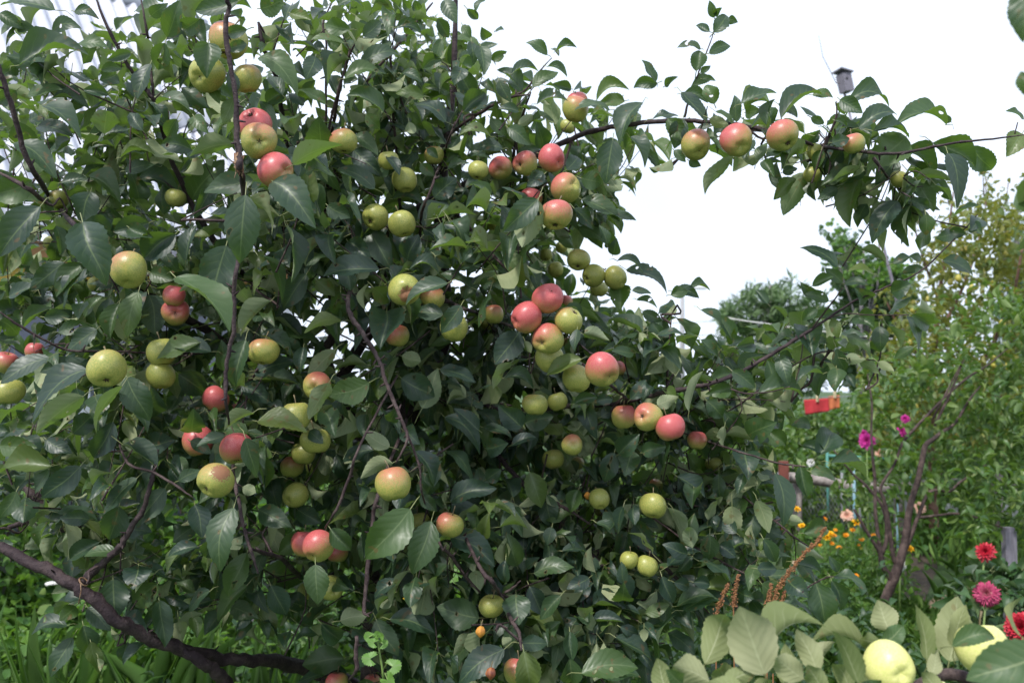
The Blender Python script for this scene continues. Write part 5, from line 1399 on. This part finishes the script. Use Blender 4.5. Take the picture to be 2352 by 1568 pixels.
# ------------------------------------------------------------------ yellowing orchard tree behind it
YB = P(2145, 1200, 8.4); YB[2] = 0
yel = empty('pear_tree', YB, 'tall orchard tree with yellowing leaves and small yellow fruit', 'tree')
yr = lambda p: [(*P(x, y, 8.4 + dd), r_) for x, y, r_, dd in p]
stems(yel, [[(*YB, .05)] + yr([(2140, 1000, .036, 0), (2139, 890, .03, 0), (2150, 760, .026, 0), (2160, 660, .02, 0), (2175, 560, .014, 0), (2190, 440, .007, 0)])], M['red_bark'], YB, 'trunk')
stems(yel, [yr([(2141, 960, .022, 0), (2240, 860, .02, -.3), (2320, 700, .016, -.4), (2350, 560, .01, -.4)]), yr([(2150, 780, .018, 0), (2220, 640, .014, .3), (2260, 500, .008, .4), (2265, 410, .004, .4)]),
            yr([(2145, 860, .016, 0), (2070, 760, .012, .2), (2030, 680, .006, .2)]), yr([(2155, 690, .012, 0), (2110, 560, .008, -.2), (2095, 470, .004, -.2)]), yr([(2140, 930, .02, 0), (2330, 900, .016, .3), (2420, 780, .01, .3)])], M['red_bark'], YB, 'branch')
ytop = [(1985, 880), (2060, 720), (2110, 600), (2150, 520), (2200, 480), (2240, 430), (2300, 440), (2352, 470), (2420, 540), (2420, 1010), (2000, 1010)]
tips = poly_points(ytop, 7.4, 9.4, 800)
leaf_batch('crown', T_SMALL, *clusters(tips, 8, .3, .06, .095, (.45, .62), .7), M['yellow_leaf'], yel, 'stuff', YB, as_parts=200)
shoots = [[(2180, 470), (2172, 430), (2165, 400)], [(2260, 450), (2258, 400), (2262, 385)], [(2120, 540), (2098, 480), (2090, 440)], [(2310, 470), (2316, 420)]]
for sh_ in shoots:
    q = [P(x, y, 8.2) for x, y in sh_]
    mb = MB(); mb.tube(q, [.006, .004, .002][:len(q)], 5); mb.build('shoot', M['red_bark'], yel, q[0], True)
    tp = np.vstack([q[i] + (q[i + 1] - q[i]) * t for i in range(len(q) - 1) for t in (.1, .4, .7, 1)])
    leaf_batch('shoot_leaves', T_SMALL, *clusters(tp, 2, .08, .05, .08, (.45, .62), .7), M['yellow_leaf'], yel, 'stuff', q[0])
# its small yellow fruit
m = bmesh.new(); bmesh.ops.create_uvsphere(m, u_segments=12, v_segments=8, radius=.5)
for v in m.verts: v.co.z *= 1.25; v.co.xy = v.co.xy * (1 - .25 * v.co.z)
pear_me = bpy.data.meshes.new('pear'); m.to_mesh(pear_me); m.free(); pear_me.materials.append(plain('yellow_pear_skin', (.46, .36, .06), (.30, .31, .05), 30, .45))
pear_me.polygons.foreach_set('use_smooth', [True] * len(pear_me.polygons))
for q in poly_points([(2060, 760), (2160, 540), (2340, 520), (2340, 900), (2080, 960)], 7.3, 8.0, 26):
    o = link('pear', pear_me, None, None, q); sc = rng.uniform(.042, .056); o.scale = (sc, sc, sc); tag(o, 'small yellow pear among the yellowing leaves of the orchard tree', 'pear', 'small yellow pears')

# ------------------------------------------------------------------ washing on the line
cl0, cl1 = P(1700, 914, 10.4), P(2250, 884, 10.4)
mb = MB(); mb.tube([cl0 + (cl1 - cl0) * t - UP * .05 * 4 * t * (1 - t) for t in np.linspace(0, 1, 13)], .005, 5)
o = mb.build('clothes_line', M['wire'], None, cl0, True); tag(o, 'thin clothes line stretched between bushes with two cloths', 'clothes line')
for nm, quad, mt, lab in (('hanging_cloth', [(1846, 918), (1903, 914), (1905, 944), (1850, 952)], 'red_cloth', 'bright red cloth pegged to the clothes line'), ('hanging_cloth', [(1902, 910), (1928, 907), (1929, 936), (1904, 942)], 'orange_cloth', 'orange cloth pegged next to the red one')):
    V = []; Fq = []; nx = 16
    for i in range(nx + 1):
        s_ = i / nx
        for j in range(9):
            t_ = j / 8
            a = np.array(quad[0]) * (1 - s_) + np.array(quad[1]) * s_; b = np.array(quad[3]) * (1 - s_) + np.array(quad[2]) * s_
            q = a * (1 - t_) + b * t_
            V.append(P(q[0], q[1], 10.4 + .007 * math.sin(s_ * 9 + t_ * 2) * (.3 + t_)))
    for i in range(nx):
        for j in range(8):
            a = i * 9 + j; Fq.append((a, a + 9, a + 10, a + 1))
    me = mesh_np(nm, np.array(V), np.array(Fq), sub=V[0]); o = link(nm, me, M[mt], None, V[0]); tag(o, lab, 'cloth'); o.modifiers.new('thick', 'SOLIDIFY').thickness = .004
for (x, y, lab) in ((1877, 914, 'wooden clothes peg on the red cloth'), (1917, 905, 'wooden clothes peg on the orange cloth')):
    q = P(x, y, 10.38); mb = MB()
    for sx in (-1, 1): mb.box(q + [sx * .008, 0, 0], (.011, .012, .085))
    mb.box(q + [0, 0, .01], (.03, .006, .008)); o = mb.build('clothes_peg', M['peg'], None, q); tag(o, lab, 'clothes peg')

# ------------------------------------------------------------------ fence of logs and pipes
fb = P(1960, 1150, 8.6); fb[2] = 0
fen = empty('garden_fence', fb, 'weathered log rail fence between the flower bed and the back garden', 'fence')
def logp(pts, r_, d):
    q = smooth_path([(*P(x, y, d), r_) for x, y in pts], 5); m_ = MB(); m_.tube(q[:, :3], q[:, 3], 10, jit=.06); return m_, q[0, :3]
for pts in ([(1812, 1096), (1880, 1103), (1960, 1117), (2060, 1122)], [(2060, 1118), (2160, 1112), (2260, 1108), (2400, 1116)]):
    m_, q = logp(pts, .052, 8.6); m_.build('rail', M['old_wood'], fen, q, True)
for x in (1830, 2062, 2290):
    q = P(x, 1100, 8.68); m_ = MB(); m_.tube([[q[0], q[1], 0], [q[0], q[1], q[2] * .5], [q[0] + .01, q[1], q[2] + .05]], [.05, .048, .045], 9, jit=.06); m_.build('post', M['old_wood'], fen, [q[0], q[1], 0], True)
for x, y0, mt, d, r_, lab in ((1961, 1062, 'blue_pipe', 8.3, .015, 'tall light blue pipe post with peeling paint'), (1974, 1118, 'concrete', 8.5, .014, 'dull grey pipe post close beside the light blue one'), (2060, 1140, 'blue_pipe', 8.0, .011, 'pale blue pipe post behind the plum tree stems')):
    q = P(x, y0, d); m_ = MB(); m_.tube([[q[0], q[1], 0], q], r_, 10); m_.tube([q, q + [0, 0, .012]], [r_ * 1.15, r_ * .6], 10); o = m_.build('pipe_post', M[mt], None, [q[0], q[1], 0], True); tag(o, lab, 'post')
q0, q1 = P(1900, 1046, 9.2), P(2090, 1056, 9.2)
tf = empty('trellis', [q0[0], q0[1], 0], 'low teal pipe trellis in front of the back garden bushes', 'trellis')
m_ = MB(); m_.tube([q0, q1], .016, 8); m_.build('rail', M['teal_pipe'], tf, q0, True)
for q in (q0, q1): m_ = MB(); m_.tube([[q[0], q[1], 0], q + [0, 0, .06]], .015, 8); m_.build('post', M['teal_pipe'], tf, [q[0], q[1], 0], True)
q = P(1800, 1085, 8.45); m_ = MB(); m_.box(q, (.085, .05, .22)); m_.box([q[0], q[1] + .01, (q[2] - .1) / 2], (.05, .04, q[2] - .10)); o = m_.build('rusty_post', M['brick_red'], None, [q[0], q[1], 0]); tag(o, 'rusty red metal post at the end of the log rail', 'post')
q = P(2317, 1218, 5.3); m_ = MB(); m_.box([q[0], q[1], q[2] / 2], (.066, .05, q[2])); m_.box([q[0], q[1], q[2] + .01], (.05, .04, .02)); o = m_.build('wooden_post', M['grey_board'], None, [q[0], q[1], 0]); tag(o, 'short weathered wooden stake behind the red dahlia', 'post')
# wire netting behind the marigolds
wa, wb_ = P(1790, 1150, 9.0), P(2080, 1150, 9.0); wa[2] = wb_[2] = 0
net = empty('wire_fence', wa, 'dark chain link netting behind the marigold bed', 'fence')
m_ = MB(); n_ = 34; H_ = .62
for i in range(-8, n_):
    for sgn in (1, -1):
        p0 = i / n_; p1 = p0 + .26
        if sgn < 0: p0, p1 = p1, p0
        t0, t1 = max(0, min(1, p0)), max(0, min(1, p1))
        z0 = H_ * (t0 - p0) / (p1 - p0); z1 = H_ * (t1 - p0) / (p1 - p0)
        m_.tube([wa + (wb_ - wa) * t0 + UP * z0, wa + (wb_ - wa) * t1 + UP * z1], .0022, 3, cap=False)
m_.build('netting', M['wire'], net, wa)
for t_ in (0, .5, 1): q = wa + (wb_ - wa) * t_; m_ = MB(); m_.tube([q, q + UP * .7], .016, 7); m_.build('post', M['wire'], net, q, True)

# ------------------------------------------------------------------ flowers
def flower_mesh(n, rings, r_, cup, mat, name='flower', pet_w=.5):
    V = []; Fq = []; U = []
    for k in range(rings):
        rr = r_ * (1 - .72 * k / max(1, rings)); nn = max(5, int(n * (1 - .5 * k / rings)))
        el = cup + (1.35 - cup) * (k / max(1, rings - 1) if rings > 1 else 0)
        for i in range(nn):
            a = 2 * math.pi * (i + .5 * (k % 2)) / nn + rng.normal(0, .06); e = el + rng.normal(0, .08)
            d_ = np.array([math.cos(a) * math.cos(e), math.sin(a) * math.cos(e), math.sin(e)]); s_ = np.array([-math.sin(a), math.cos(a), 0]); u_ = np.cross(d_, s_)
            w_ = pet_w * rr * 2.2 / nn ** .5
            b = len(V); l_ = rr * rng.uniform(.88, 1.08)
            for v, ww in ((.08, .3), (.45, 1), (.8, .9), (1, .25)):
                for sgn in (-1, 0, 1): V.append(d_ * l_ * v + s_ * sgn * w_ * ww * .5 + u_ * (abs(sgn) * w_ * .22)); U.append((sgn * .5 + .5, v * (1 - .35 * k / rings)))
            for q in range(3):
                for c in range(2): Fq.append((b + q * 3 + c, b + q * 3 + c + 1, b + q * 3 + c + 4, b + q * 3 + c + 3))
    me = mesh_np(name, np.array(V), np.array(Fq), np.array(U)); me.materials.append(mat); return me
def face(o, d_):
    o.rotation_euler = Vector(d_).to_track_quat('Z', 'Y').to_euler()
def plant(name, base, label, cat, group=None):
    b = np.array(base, float); b[2] = 0
    return empty(name, b, label, cat, group), b
# marigold bed
MAR = [(825, 400, 1), (858, 510, 1), (1220, 492, 1), (1050, 565, 1), (1028, 592, 1), (1076, 577, 0), (1155, 575, 0), (1260, 605, 0), (1108, 658, 0), (1258, 662, 0), (1085, 540, 0), (1015, 465, 0), (1240, 640, 0), (1225, 845, 0), (1580, 665, 1),
       (1010, 570, 1), (1340, 575, 0), (1060, 630, 0), (980, 640, 0), (1200, 540, 0)]
mme = [flower_mesh(16, 3, .026, .15, M['marigold']), flower_mesh(18, 4, .034, .15, M['marigold_y'])]
plants = []
for x, y, lab in ((1865, 1260, 'feathery marigold plant by the rusty seed stalk with yellow blooms'), (1905, 1290, 'bushy marigold plant with a dense bunch of yellow-orange blooms'), (1945, 1280, 'marigold plant with flat orange blooms left of the plum stems'), (1975, 1270, 'marigold plant below the light blue pipe post'), (2020, 1290, 'marigold plant growing among the plum stems'), (1925, 1340, 'low marigold plant at the pink edging stones')):
    b = ground_at(x, y + 105); pl, b = plant('marigold', b, lab, 'flower', 'marigolds in the flower bed')
    plants.append((pl, b))
    n = 330; u = rng.normal(0, 1, (n, 3)); u /= np.linalg.norm(u, axis=1, keepdims=True); u[:, 2] = np.abs(u[:, 2])
    h_ = .48 if y < 1330 else .28
    tips = b + u * rng.uniform(.3, 1, (n, 1)) * [.27, .27, h_]; tips[:, 2] += .02
    leaf_batch('foliage', T_NEEDLE, *clusters(tips, 9, .08, .03, .055, (.18, .3), .2, .6), M['weed_leaf'], pl, None, b)
    for k in range(5):
        t_ = tips[rng.integers(n)]; mb = MB(); mb.tube([b, (b + t_) / 2, t_], [.005, .004, .002], 5); mb.build('stem', M['stem'], pl, b, True)
for x, y, c in MAR:
    vx, vy = tl('I', x, y); k = min(range(len(plants)), key=lambda i: abs(proj(plants[i][1])[0] - vx) + (60 if (i == 5) != (y > 800) else 0))
    pl, b = plants[k]; d = float((b - CAM) @ CF) - .12
    q = P(vx, vy, d); o = link('flower', mme[c], None, pl, q); face(o, nrm([rng.normal(0, .25), -.55, .9])); s_ = rng.uniform(.8, 1.2) * (1 if c else .75); o.scale = (s_,) * 3
    mb = MB(); mb.tube([q - UP * .005, q - UP * .12 + [0, .02, 0], q - UP * .22 + [0, .03, 0]], [.003, .002, .002], 4); mb.build('flower_stem', M['stem'], pl, q)
# dahlias
dme = flower_mesh(40, 9, .068, -.6, M['dahlia'], pet_w=.34); dme2 = flower_mesh(18, 5, .055, -.3, M['red_petal'], pet_w=.5); rme = flower_mesh(22, 6, .06, -.3, M['red_petal'], pet_w=.8)
def leafy(pl, b, tips, mat, per, l0, l1, ratio=(.5, .7), temps=T_FILL, stem_to=()):
    leaf_batch('foliage', temps, *clusters(tips, per, .1, l0, l1, ratio, .5), mat, pl, None, b)
    for t_ in stem_to: mb = MB(); mb.tube([b, (np.array(b) + t_) / 2 + rng.normal(0, .02, 3), t_], [.008, .006, .004], 6); mb.build('stem', M['stem'], pl, b, True)
for x, y, d, me, sc, lab, poly in ((2100, 965, 4.05, dme, 1.0, 'dahlia plant with one large round pink and white bloom', [(1880, 960), (2250, 830), (2400, 1000), (2400, 1400), (1850, 1400)]),
                                   (2092, 685, 4.6, dme2, 1.0, 'dahlia plant with a ragged red and yellow bloom', [(1980, 760), (2080, 720), (2300, 760), (2400, 1000), (1980, 1000)]),
                                   (2330, 1195, 3.7, rme, 1.15, 'dahlia plant with a dark red bloom cut by the frame', [(2200, 1250), (2480, 1200), (2480, 1500), (2150, 1500)])):
    vx, vy = tl('I', x, y); q = P(vx, vy, d); pl, b = plant('dahlia', q + [0, .05, 0], lab, 'flower', 'dahlias on the right of the garden')
    o = link('flower', me, None, pl, q); face(o, nrm(CAM - q + [0, 0, .6])); o.scale = (sc,) * 3
    tips = poly_points([tl('I', *a) for a in poly], d + .06, d + .5, 46); tips = tips[tips[:, 2] > .03]
    leafy(pl, b, tips, M['dark_leaf'], 5, .07, .12, stem_to=[q, tips[0], tips[3], tips[7]])
# loose blooms in the back garden
mag = flower_mesh(20, 5, .06, -.1, M['magenta'], pet_w=.8); pea = flower_mesh(18, 5, .06, -.1, M['peach'], pet_w=.8); wht = flower_mesh(14, 3, .04, .1, M['white_petal'], pet_w=.9)
for (x, y, d, me, sc, lab) in ((1991, 1013, 6.95, mag, 1.1, 'large magenta dahlia bloom behind the plum tree, lowest of its colour'), (1983, 996, 7.0, mag, .6, 'small magenta bloom just above the large magenta one'), (2071, 990, 7.0, mag, .75, 'magenta dahlia bloom between the plum stems'),
                               (2079, 962, 7.0, mag, .6, 'dark magenta bloom, highest of the pair between the plum stems'), (2155, 905, 9.4, mag, .5, 'tiny magenta bloom near the orchard tree trunk'), (2140, 1017, 9.0, mag, .45, 'tiny magenta bloom under the forking plum stem'),
                               (1945, 1183, 8.2, pea, 1.0, 'pale peach bloom beside the light blue pipe post'), (2112, 1166, 8.4, pea, 1.0, 'pale peach bloom behind the leaning plum trunk'), (2020, 1040, 9.0, pea, .8, 'peach orange bloom in front of the teal pipe'),
                               (2186, 1168, 8.8, wht, 1.5, 'white bloom right of the plum trunk'), (2322, 1172, 8.8, wht, 1.7, 'white bloom above the wooden stake'), (1862, 1062, 8.8, wht, 1.0, 'small white bloom by the log rail'), (2068, 1297, 6.0, wht, 1.0, 'white bloom low between the forked plum stems')):
    q = P(x, y, d); pl, b = plant('garden_flower', q, lab, 'flower')
    o = link('flower', me, None, pl, q); face(o, nrm(CAM - q + [0, 0, .8])); o.scale = (sc,) * 3
    mb = MB(); mb.tube([b, (b + q) / 2 + rng.normal(0, .03, 3), q], [.008, .007, .005], 5); mb.build('stem', M['stem'], pl, b, True)
    tp = np.array([b + (q - b) * t + rng.normal(0, .08, 3) for t in np.linspace(.15, .85, 9)])
    leaf_batch('foliage', T_SMALL, *clusters(tp, 4, .08, .05, .1), M['weed_leaf'], pl, None, b)
# edging stones
for (x, y, r_, lab) in ((1828, 1322, .16, 'pink edging stone under the apple leaves by the marigolds'), (1895, 1368, .13, 'small pink edging stone left of the plum trunk'), (1957, 1376, .17, 'flat pink edging stone beside the plum trunk'), (2002, 1380, .16, 'rounded pink edging stone touching the plum trunk'), (2180, 1410, .13, 'pink edging stone under the pink dahlia')):
    q = ground_at(x, y); m = bmesh.new(); bmesh.ops.create_icosphere(m, subdivisions=3, radius=r_)
    ph = rng.uniform(0, 6, 3)
    for v in m.verts: v.co *= 1 + .10 * math.sin(v.co.x * 17 + ph[0]) + .08 * math.sin(v.co.y * 21 + ph[1]); v.co.z = v.co.z * .62
    me = bpy.data.meshes.new('edging_stone'); m.to_mesh(me); m.free(); me.polygons.foreach_set('use_smooth', [True] * len(me.polygons))
    o = link('edging_stone', me, M['stone'], None, q + [0, 0, r_ * .25]); tag(o, lab, 'stone')

# ------------------------------------------------------------------ flower bed soil, weeds and grass
mb = MB(); a = [ground_at(1780, 1392), ground_at(2120, 1392), ground_at(2200, 1180), ground_at(1800, 1180)]
mb.add([q + [0, 0, .004] for q in a], [(0, 1, 2, 3)]); o = mb.build('flower_bed', M['soil'], None, a[0]); tag(o, kind='structure')
def cover(name, label, mat, temps, n, xr, yr_, zr, l0, l1, ratio, upn=1.0, axis_up=.2, keep=None, cat='weeds'):
    x = rng.uniform(*xr, n); y = rng.uniform(*yr_, n)
    if keep is not None: k_ = keep(x, y); x, y = x[k_], y[k_]
    n = len(x)
    patch = .55 + .45 * np.sin(x * 2.1 + 1) * np.cos(y * 1.7) + .25 * np.sin(x * 5.3 + y * 4)
    z = zr[0] + (zr[1] - zr[0]) * rng.random(n) * np.clip(patch, .15, 1.2)
    pos = np.stack([x, y, z], 1); ax = rng.normal(0, .6, (n, 3)); ax[:, 2] = axis_up + rng.normal(0, .25, n)
    nr = rng.normal(0, .4, (n, 3)); nr[:, 2] += upn
    L = rng.uniform(l0, l1, n); W = L * rng.uniform(*ratio, n)
    o = leaf_batch(name, temps, pos, ax, nr, L, W, mat, None, 'stuff', (0, 6, 0)); tag(o, label, cat); return o
bed = lambda x, y: ~((x > 1.9) & (x < 3.6) & (y > 6.3) & (y < 8.2)) & ~((x > 1.4) & (x < 2.9) & (y < 6.3))
cover('weeds', 'low mixed broad-leaved weeds covering the garden ground', M['weed_leaf'], T_SMALL, 15000, (-7, 8), (4.0, 14), (.02, .42), .04, .085, (.55, .9), keep=bed)
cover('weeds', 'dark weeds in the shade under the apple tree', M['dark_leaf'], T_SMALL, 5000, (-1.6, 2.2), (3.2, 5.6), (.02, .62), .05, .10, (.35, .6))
cover('ground_ivy', 'round bright leaves of creeping weeds left of the low limb', M['weed_leaf'], T_ROUND, 4200, (-5, -.3), (4.2, 8.5), (.15, .62), .05, .095, (.85, 1.05))
cover('grass', 'tufts of long green grass between the weeds', M['grass'], T_BLADE, 9000, (-6, 6.5), (4.0, 10), (.0, .12), .15, .36, (.012, .022), .15, 1.6, keep=bed, cat='grass')
cover('grass', 'short lawn grass in front of the pink edging stones', M['grass'], T_BLADE, 9000, (1.2, 4.2), (4.2, 6.3), (.0, .02), .07, .16, (.03, .05), .15, 1.3, cat='grass')
# iris clumps
for (x, y, lab) in ((300, 1700, 'clump of sword-shaped iris leaves under the low limb'), (150, 1660, 'clump of iris leaves at the weedy corner left of the low limb'), (470, 1690, 'clump of iris leaves beside the forked limb'), (640, 1700, 'clump of iris leaves behind the forked limb')):
    b = ground_at(x, y); ir, b = plant('iris', b, lab, 'plant', 'iris clumps under the apple tree')
    n = 14; pos = b + rng.normal(0, .09, (n, 3)) * [1.3, 1, 0]
    ax = rng.normal(0, .32, (n, 3)); ax[:, 2] = 1; nr = rng.normal(0, .6, (n, 3)); nr[:, 1] -= .8
    leaf_batch('blade_mass', T_BLADE, pos, ax, nr, rng.uniform(.42, .66, n), rng.uniform(.016, .026, n), M['iris'], ir, None, b, as_parts=26, part_name='blade')
# yarrow, mallow and a yellow daisy in the weeds
yw = flower_mesh(9, 1, .02, .1, M['white_petal'], pet_w=1.2)
for (x, y, d, lab) in ((180, 1303, 5.6, 'flat white yarrow heads behind the fork of the low limb'), (130, 1340, 5.5, 'small white yarrow head below the low limb')):
    q = P(x, y, d); pl, b = plant('yarrow', q, lab, 'flower')
    for k in range(16 if x > 150 else 6):
        qq = q + np.array([rng.normal(0, .05), rng.normal(0, .03), rng.normal(0, .012)]); o = link('floret', yw, None, pl, qq); face(o, nrm([0, -.3, 1])); o.scale = (1.2,) * 3
    mb = MB(); mb.tube([b, (b + q) / 2 + [.02, 0, 0], q], [.005, .004, .004], 5); mb.build('stem', M['stem'], pl, b, True)
mal = flower_mesh(5, 1, .03, .35, M['lilac'], pet_w=1.3); yfl = flower_mesh(12, 3, .03, .1, M['yellow_petal'])
for (x, y, d, me, lab) in ((578, 1413, 4.6, mal, 'pale lilac mallow bloom under the hanging apple leaves'), (566, 1424, 4.6, mal, 'lilac mallow bloom, lower of two under the hanging leaves'), (393, 1512, 4.5, mal, 'lilac bloom among the iris leaves below the low limb'), (510, 1355, 4.8, yfl, 'yellow daisy bloom behind a folded apple leaf'), (536, 1332, 4.9, yfl, 'tiny yellow bloom above the yellow daisy'), (920, 1375, 4.4, yfl, 'yellow bloom low behind the crown of the apple tree')):
    q = P(x, y, d); pl, b = plant('wild_flower', q, lab, 'flower'); o = link('flower', me, None, pl, q); face(o, nrm(CAM - q + [0, 0, .8]))
    mb = MB(); mb.tube([b, (b + q) / 2 + rng.normal(0, .02, 3), q], [.004, .003, .002], 5); mb.build('stem', M['stem'], pl, b, True)
    tp = np.array([b + (q - b) * t for t in np.linspace(.2, .9, 8)]); leaf_batch('foliage', T_NEEDLE, *clusters(tp, 6, .06, .03, .06, (.2, .35)), M['weed_leaf'], pl, None, b)

# ------------------------------------------------------------------ currant shoot and dock stalks in front
def lobed(r_):
    V = [(0, 0, 0)]; U = [(.5, 0)]; n = 30
    for i in range(n + 1):
        a = -2.5 + 5.0 * i / n
        rr = r_ * (.8 + .2 * abs(math.cos(a * 1.26))) * (1 + .07 * (-1) ** i); V.append((rr * math.sin(a), rr * math.cos(a), .12 * r_ * math.cos(3 * a) * (rr / r_))); U.append((.5 + .5 * math.sin(a), .5 + .5 * math.cos(a)))
    f = [(0, i + 2, i + 1) for i in range(n)]
    return np.array(V), np.array(f), np.array(U)
cb = P(868, 1640, 1.62); cur, cb0 = plant('currant_shoot', cb, 'fresh bright green currant shoot rising in front of the apple leaves', 'plant')
sp = smooth_path([(*cb0, .004), (*P(880, 1700, 1.62), .003), (*P(880, 1560, 1.62), .0022), (*P(872, 1500, 1.62), .002), (*P(866, 1462, 1.62), .0012)], 4)
mb = MB(); mb.tube(sp[:, :3], sp[:, 3], 6); mb.build('stem', M['stem'], cur, cb0, True)
for (x, y, s_, dx, dy) in ((848, 1462, 22, -.6, .5), (872, 1462, 18, .3, 1), (858, 1475, 22, -.8, .2), (880, 1478, 20, .9, .3), (850, 1512, 30, -1, .1), (902, 1530, 34, .9, .2), (890, 1560, 30, .5, -.6), (866, 1456, 14, 0, 1)):
    V, f, U = lobed(s_ * .62 * 1.62 / F); q = P(x, y, 1.6 + rng.uniform(-.02, .02)); ax = nrm(CR * dx + CU * dy); n_ = nrm(CAM - q + UP * .8); n_ = nrm(n_ - ax * (n_ @ ax)); xx = np.cross(ax, n_)
    W_ = V[:, :1] * xx + V[:, 1:2] * ax + V[:, 2:] * n_
    me = mesh_np('leaf', W_, f, U, np.full(len(W_), rng.random())); link('leaf', me, M['bright_leaf'], cur, q)
    k_ = int(np.argmin(((sp[:, :3] - q) ** 2).sum(1))); mb = MB(); mb.tube([q, (q + sp[k_, :3]) / 2 + UP * .004, sp[max(0, k_ - 1), :3]], .0009, 4); mb.build('leaf_stalk', M['stem'], cur, q)
for pts, lab in (([(1020, 520), (960, 620), (880, 690), (800, 790), (740, 870), (700, 930), (650, 1050), (610, 1150)], 'tall rusty dock stalk covered in brown seeds in front of the apple leaves'), ([(365, 900), (330, 980), (280, 1110)], 'short rusty dock stalk above the big pale leaf'),
                 ([(435, 840), (415, 930), (400, 1060)], 'short brown dock stalk next to another above the big pale leaf'), ([(745, 950), (720, 1020), (660, 1120)], 'side spray of the rusty dock stalk with reddish seeds'), ([(655, 900), (640, 980), (620, 1100)], 'brown dock stalk close against the tall one'), ([(330, 1440), (310, 1520), (320, 1600)], 'dark brown dock seeds below the big pale leaf')):
    dd = 1.75; q = smooth_path([P(*tl('I', *p), dd) for p in pts], 5); pl, b = plant('dock_stalk', q[-1], lab, 'plant', 'rusty dock stalks')
    mb = MB(); mb.tube(list(q) + [q[-1] * .5 + b * .5, b], .0016, 5); mb.build('stem', M['dock'], pl, b, True)
    mb = MB(); L_ = len(q)
    for i in range(int(26 * L_)):
        k = rng.integers(0, L_ - 1); t_ = rng.random(); wid_ = .0075 * (.35 + .65 * k / L_) * (1 if len(pts) > 3 else .8)
        c = q[k] + (q[k + 1] - q[k]) * t_ + rng.normal(0, 1, 3) * wid_ * .55 * (.5 + .6 * (math.sin(k * 2.2) > -.3)); s_ = rng.uniform(.0014, .0026)
        u_ = nrm(rng.normal(0, 1, 3)); v_ = nrm(np.cross(u_, rng.normal(0, 1, 3))); w_ = np.cross(u_, v_)
        mb.add([c + u_ * s_, c - u_ * s_, c + v_ * s_, c - v_ * s_, c + w_ * s_ * .5, c - w_ * s_ * .5], [(0, 2, 4), (2, 1, 4), (1, 3, 4), (3, 0, 4), (2, 0, 5), (1, 2, 5), (3, 1, 5), (0, 3, 5)])
    o = mb.build('seeds', M['dock'], pl, q[0]); o['kind'] = 'stuff'

# ------------------------------------------------------------------ young apple tree beside the camera, its branch reaching in
NB = np.array([1.35, 1.25, 0.0])
yt = empty('young_apple_tree', NB, 'young apple tree whose low branch of big pale leaves bears yellow apples', 'tree')
q = smooth_path([(*NB, .03), (*(NB + [-.02, 0, .5]), .026), (*(NB + [0, -.02, 1.1]), .02), (*(NB + [-.05, -.1, 1.7]), .014), (*(NB + [-.2, -.2, 2.3]), .006)], 5)
mb = MB(); mb.tube(q[:, :3], q[:, 3], 9, jit=.05); mb.build('trunk', M['bark'], yt, NB, True)
li = [(*(NB + [-.02, 0, .62]), .016)] + [(*P(*tl('I', x, y), d), r_) for x, y, d, r_ in ((2560, 1900, 1.24, .012), (2150, 1620, 1.24, .0095), (1900, 1512, 1.24, .0085), (1740, 1530, 1.24, .0075), (1500, 1640, 1.24, .006), (1100, 1690, 1.2, .005), (650, 1660, 1.17, .004), (200, 1700, 1.17, .003))]
q = smooth_path(li, 5); mb = MB(); mb.tube(q[:, :3], q[:, 3], 8, jit=.06); mb.build('branch', M['twig'], yt, q[0, :3], True)
tw_ = [P(2470, -150, .95), P(2480, 200, .95), P(2440, 330, .96), P(2480, 700, 1.0), NB + [0, -.02, 1.1]]
q = smooth_path(tw_, 5); mb = MB(); mb.tube(q, np.linspace(.002, .006, len(q)), 6); mb.build('branch', M['twig'], yt, q[0], True)
tp = np.vstack([q[2:] + [.10, .05, 0], q[2:] + [.16, 0, .02]])
leaf_batch('leaves', T_FILL, *clusters(tp, 4, .08, .07, .10, (.5, .65), .8), M['leaf'], yt, 'stuff', NB)
def near_leaf(t, a, d, mat):
    xb, yb = tl(t, float(a[0]), float(a[1])); xt, yt_ = tl(t, float(a[2]), float(a[3])); wp = float(a[4]) * KZ; bend = float(a[6]) * KZ
    V, Fq, U, B, ar, _ = hero_leaf((xb, yb, d), (xt, yt_, d + hr.uniform(-.02, .02)), wp, a[5] + 'n', bend, hr)
    link('leaf', mesh_np('leaf', V, Fq, U, np.full(len(V), hr.random()), sub=B), mat, yt, B)
for ln in NEAR.replace('\n', ';').split(';'):
    a = ln.split(); near_leaf('I', a, float(a[7]), M['leaf_pale'])
for ln in ('2400 -120 2340 290 200 u 0 .95', '2440 690 2340 475 150 u 0 .96'):
    a = ln.split(); near_leaf('C', a, float(a[7]), M['leaf'])
for (x, y, wz, d, lab) in ((1445, 1452, 322, 1.16, 'pale yellow apple hanging free between big pale leaves'), (2075, 1335, 345, 1.18, 'pale yellow apple half covered by a broad green leaf'), (1730, 1660, 260, 1.27, 'pale yellow apple cut off under the near brown twig')):
    vx, vy = tl('I', x, y); add_apple(P(vx, vy, d), wz * KZ * d / F, .0, (.45, .3) if x < 1500 else None, lab, 2, M['apple_yellow'], 'pale yellow apples on the young tree')
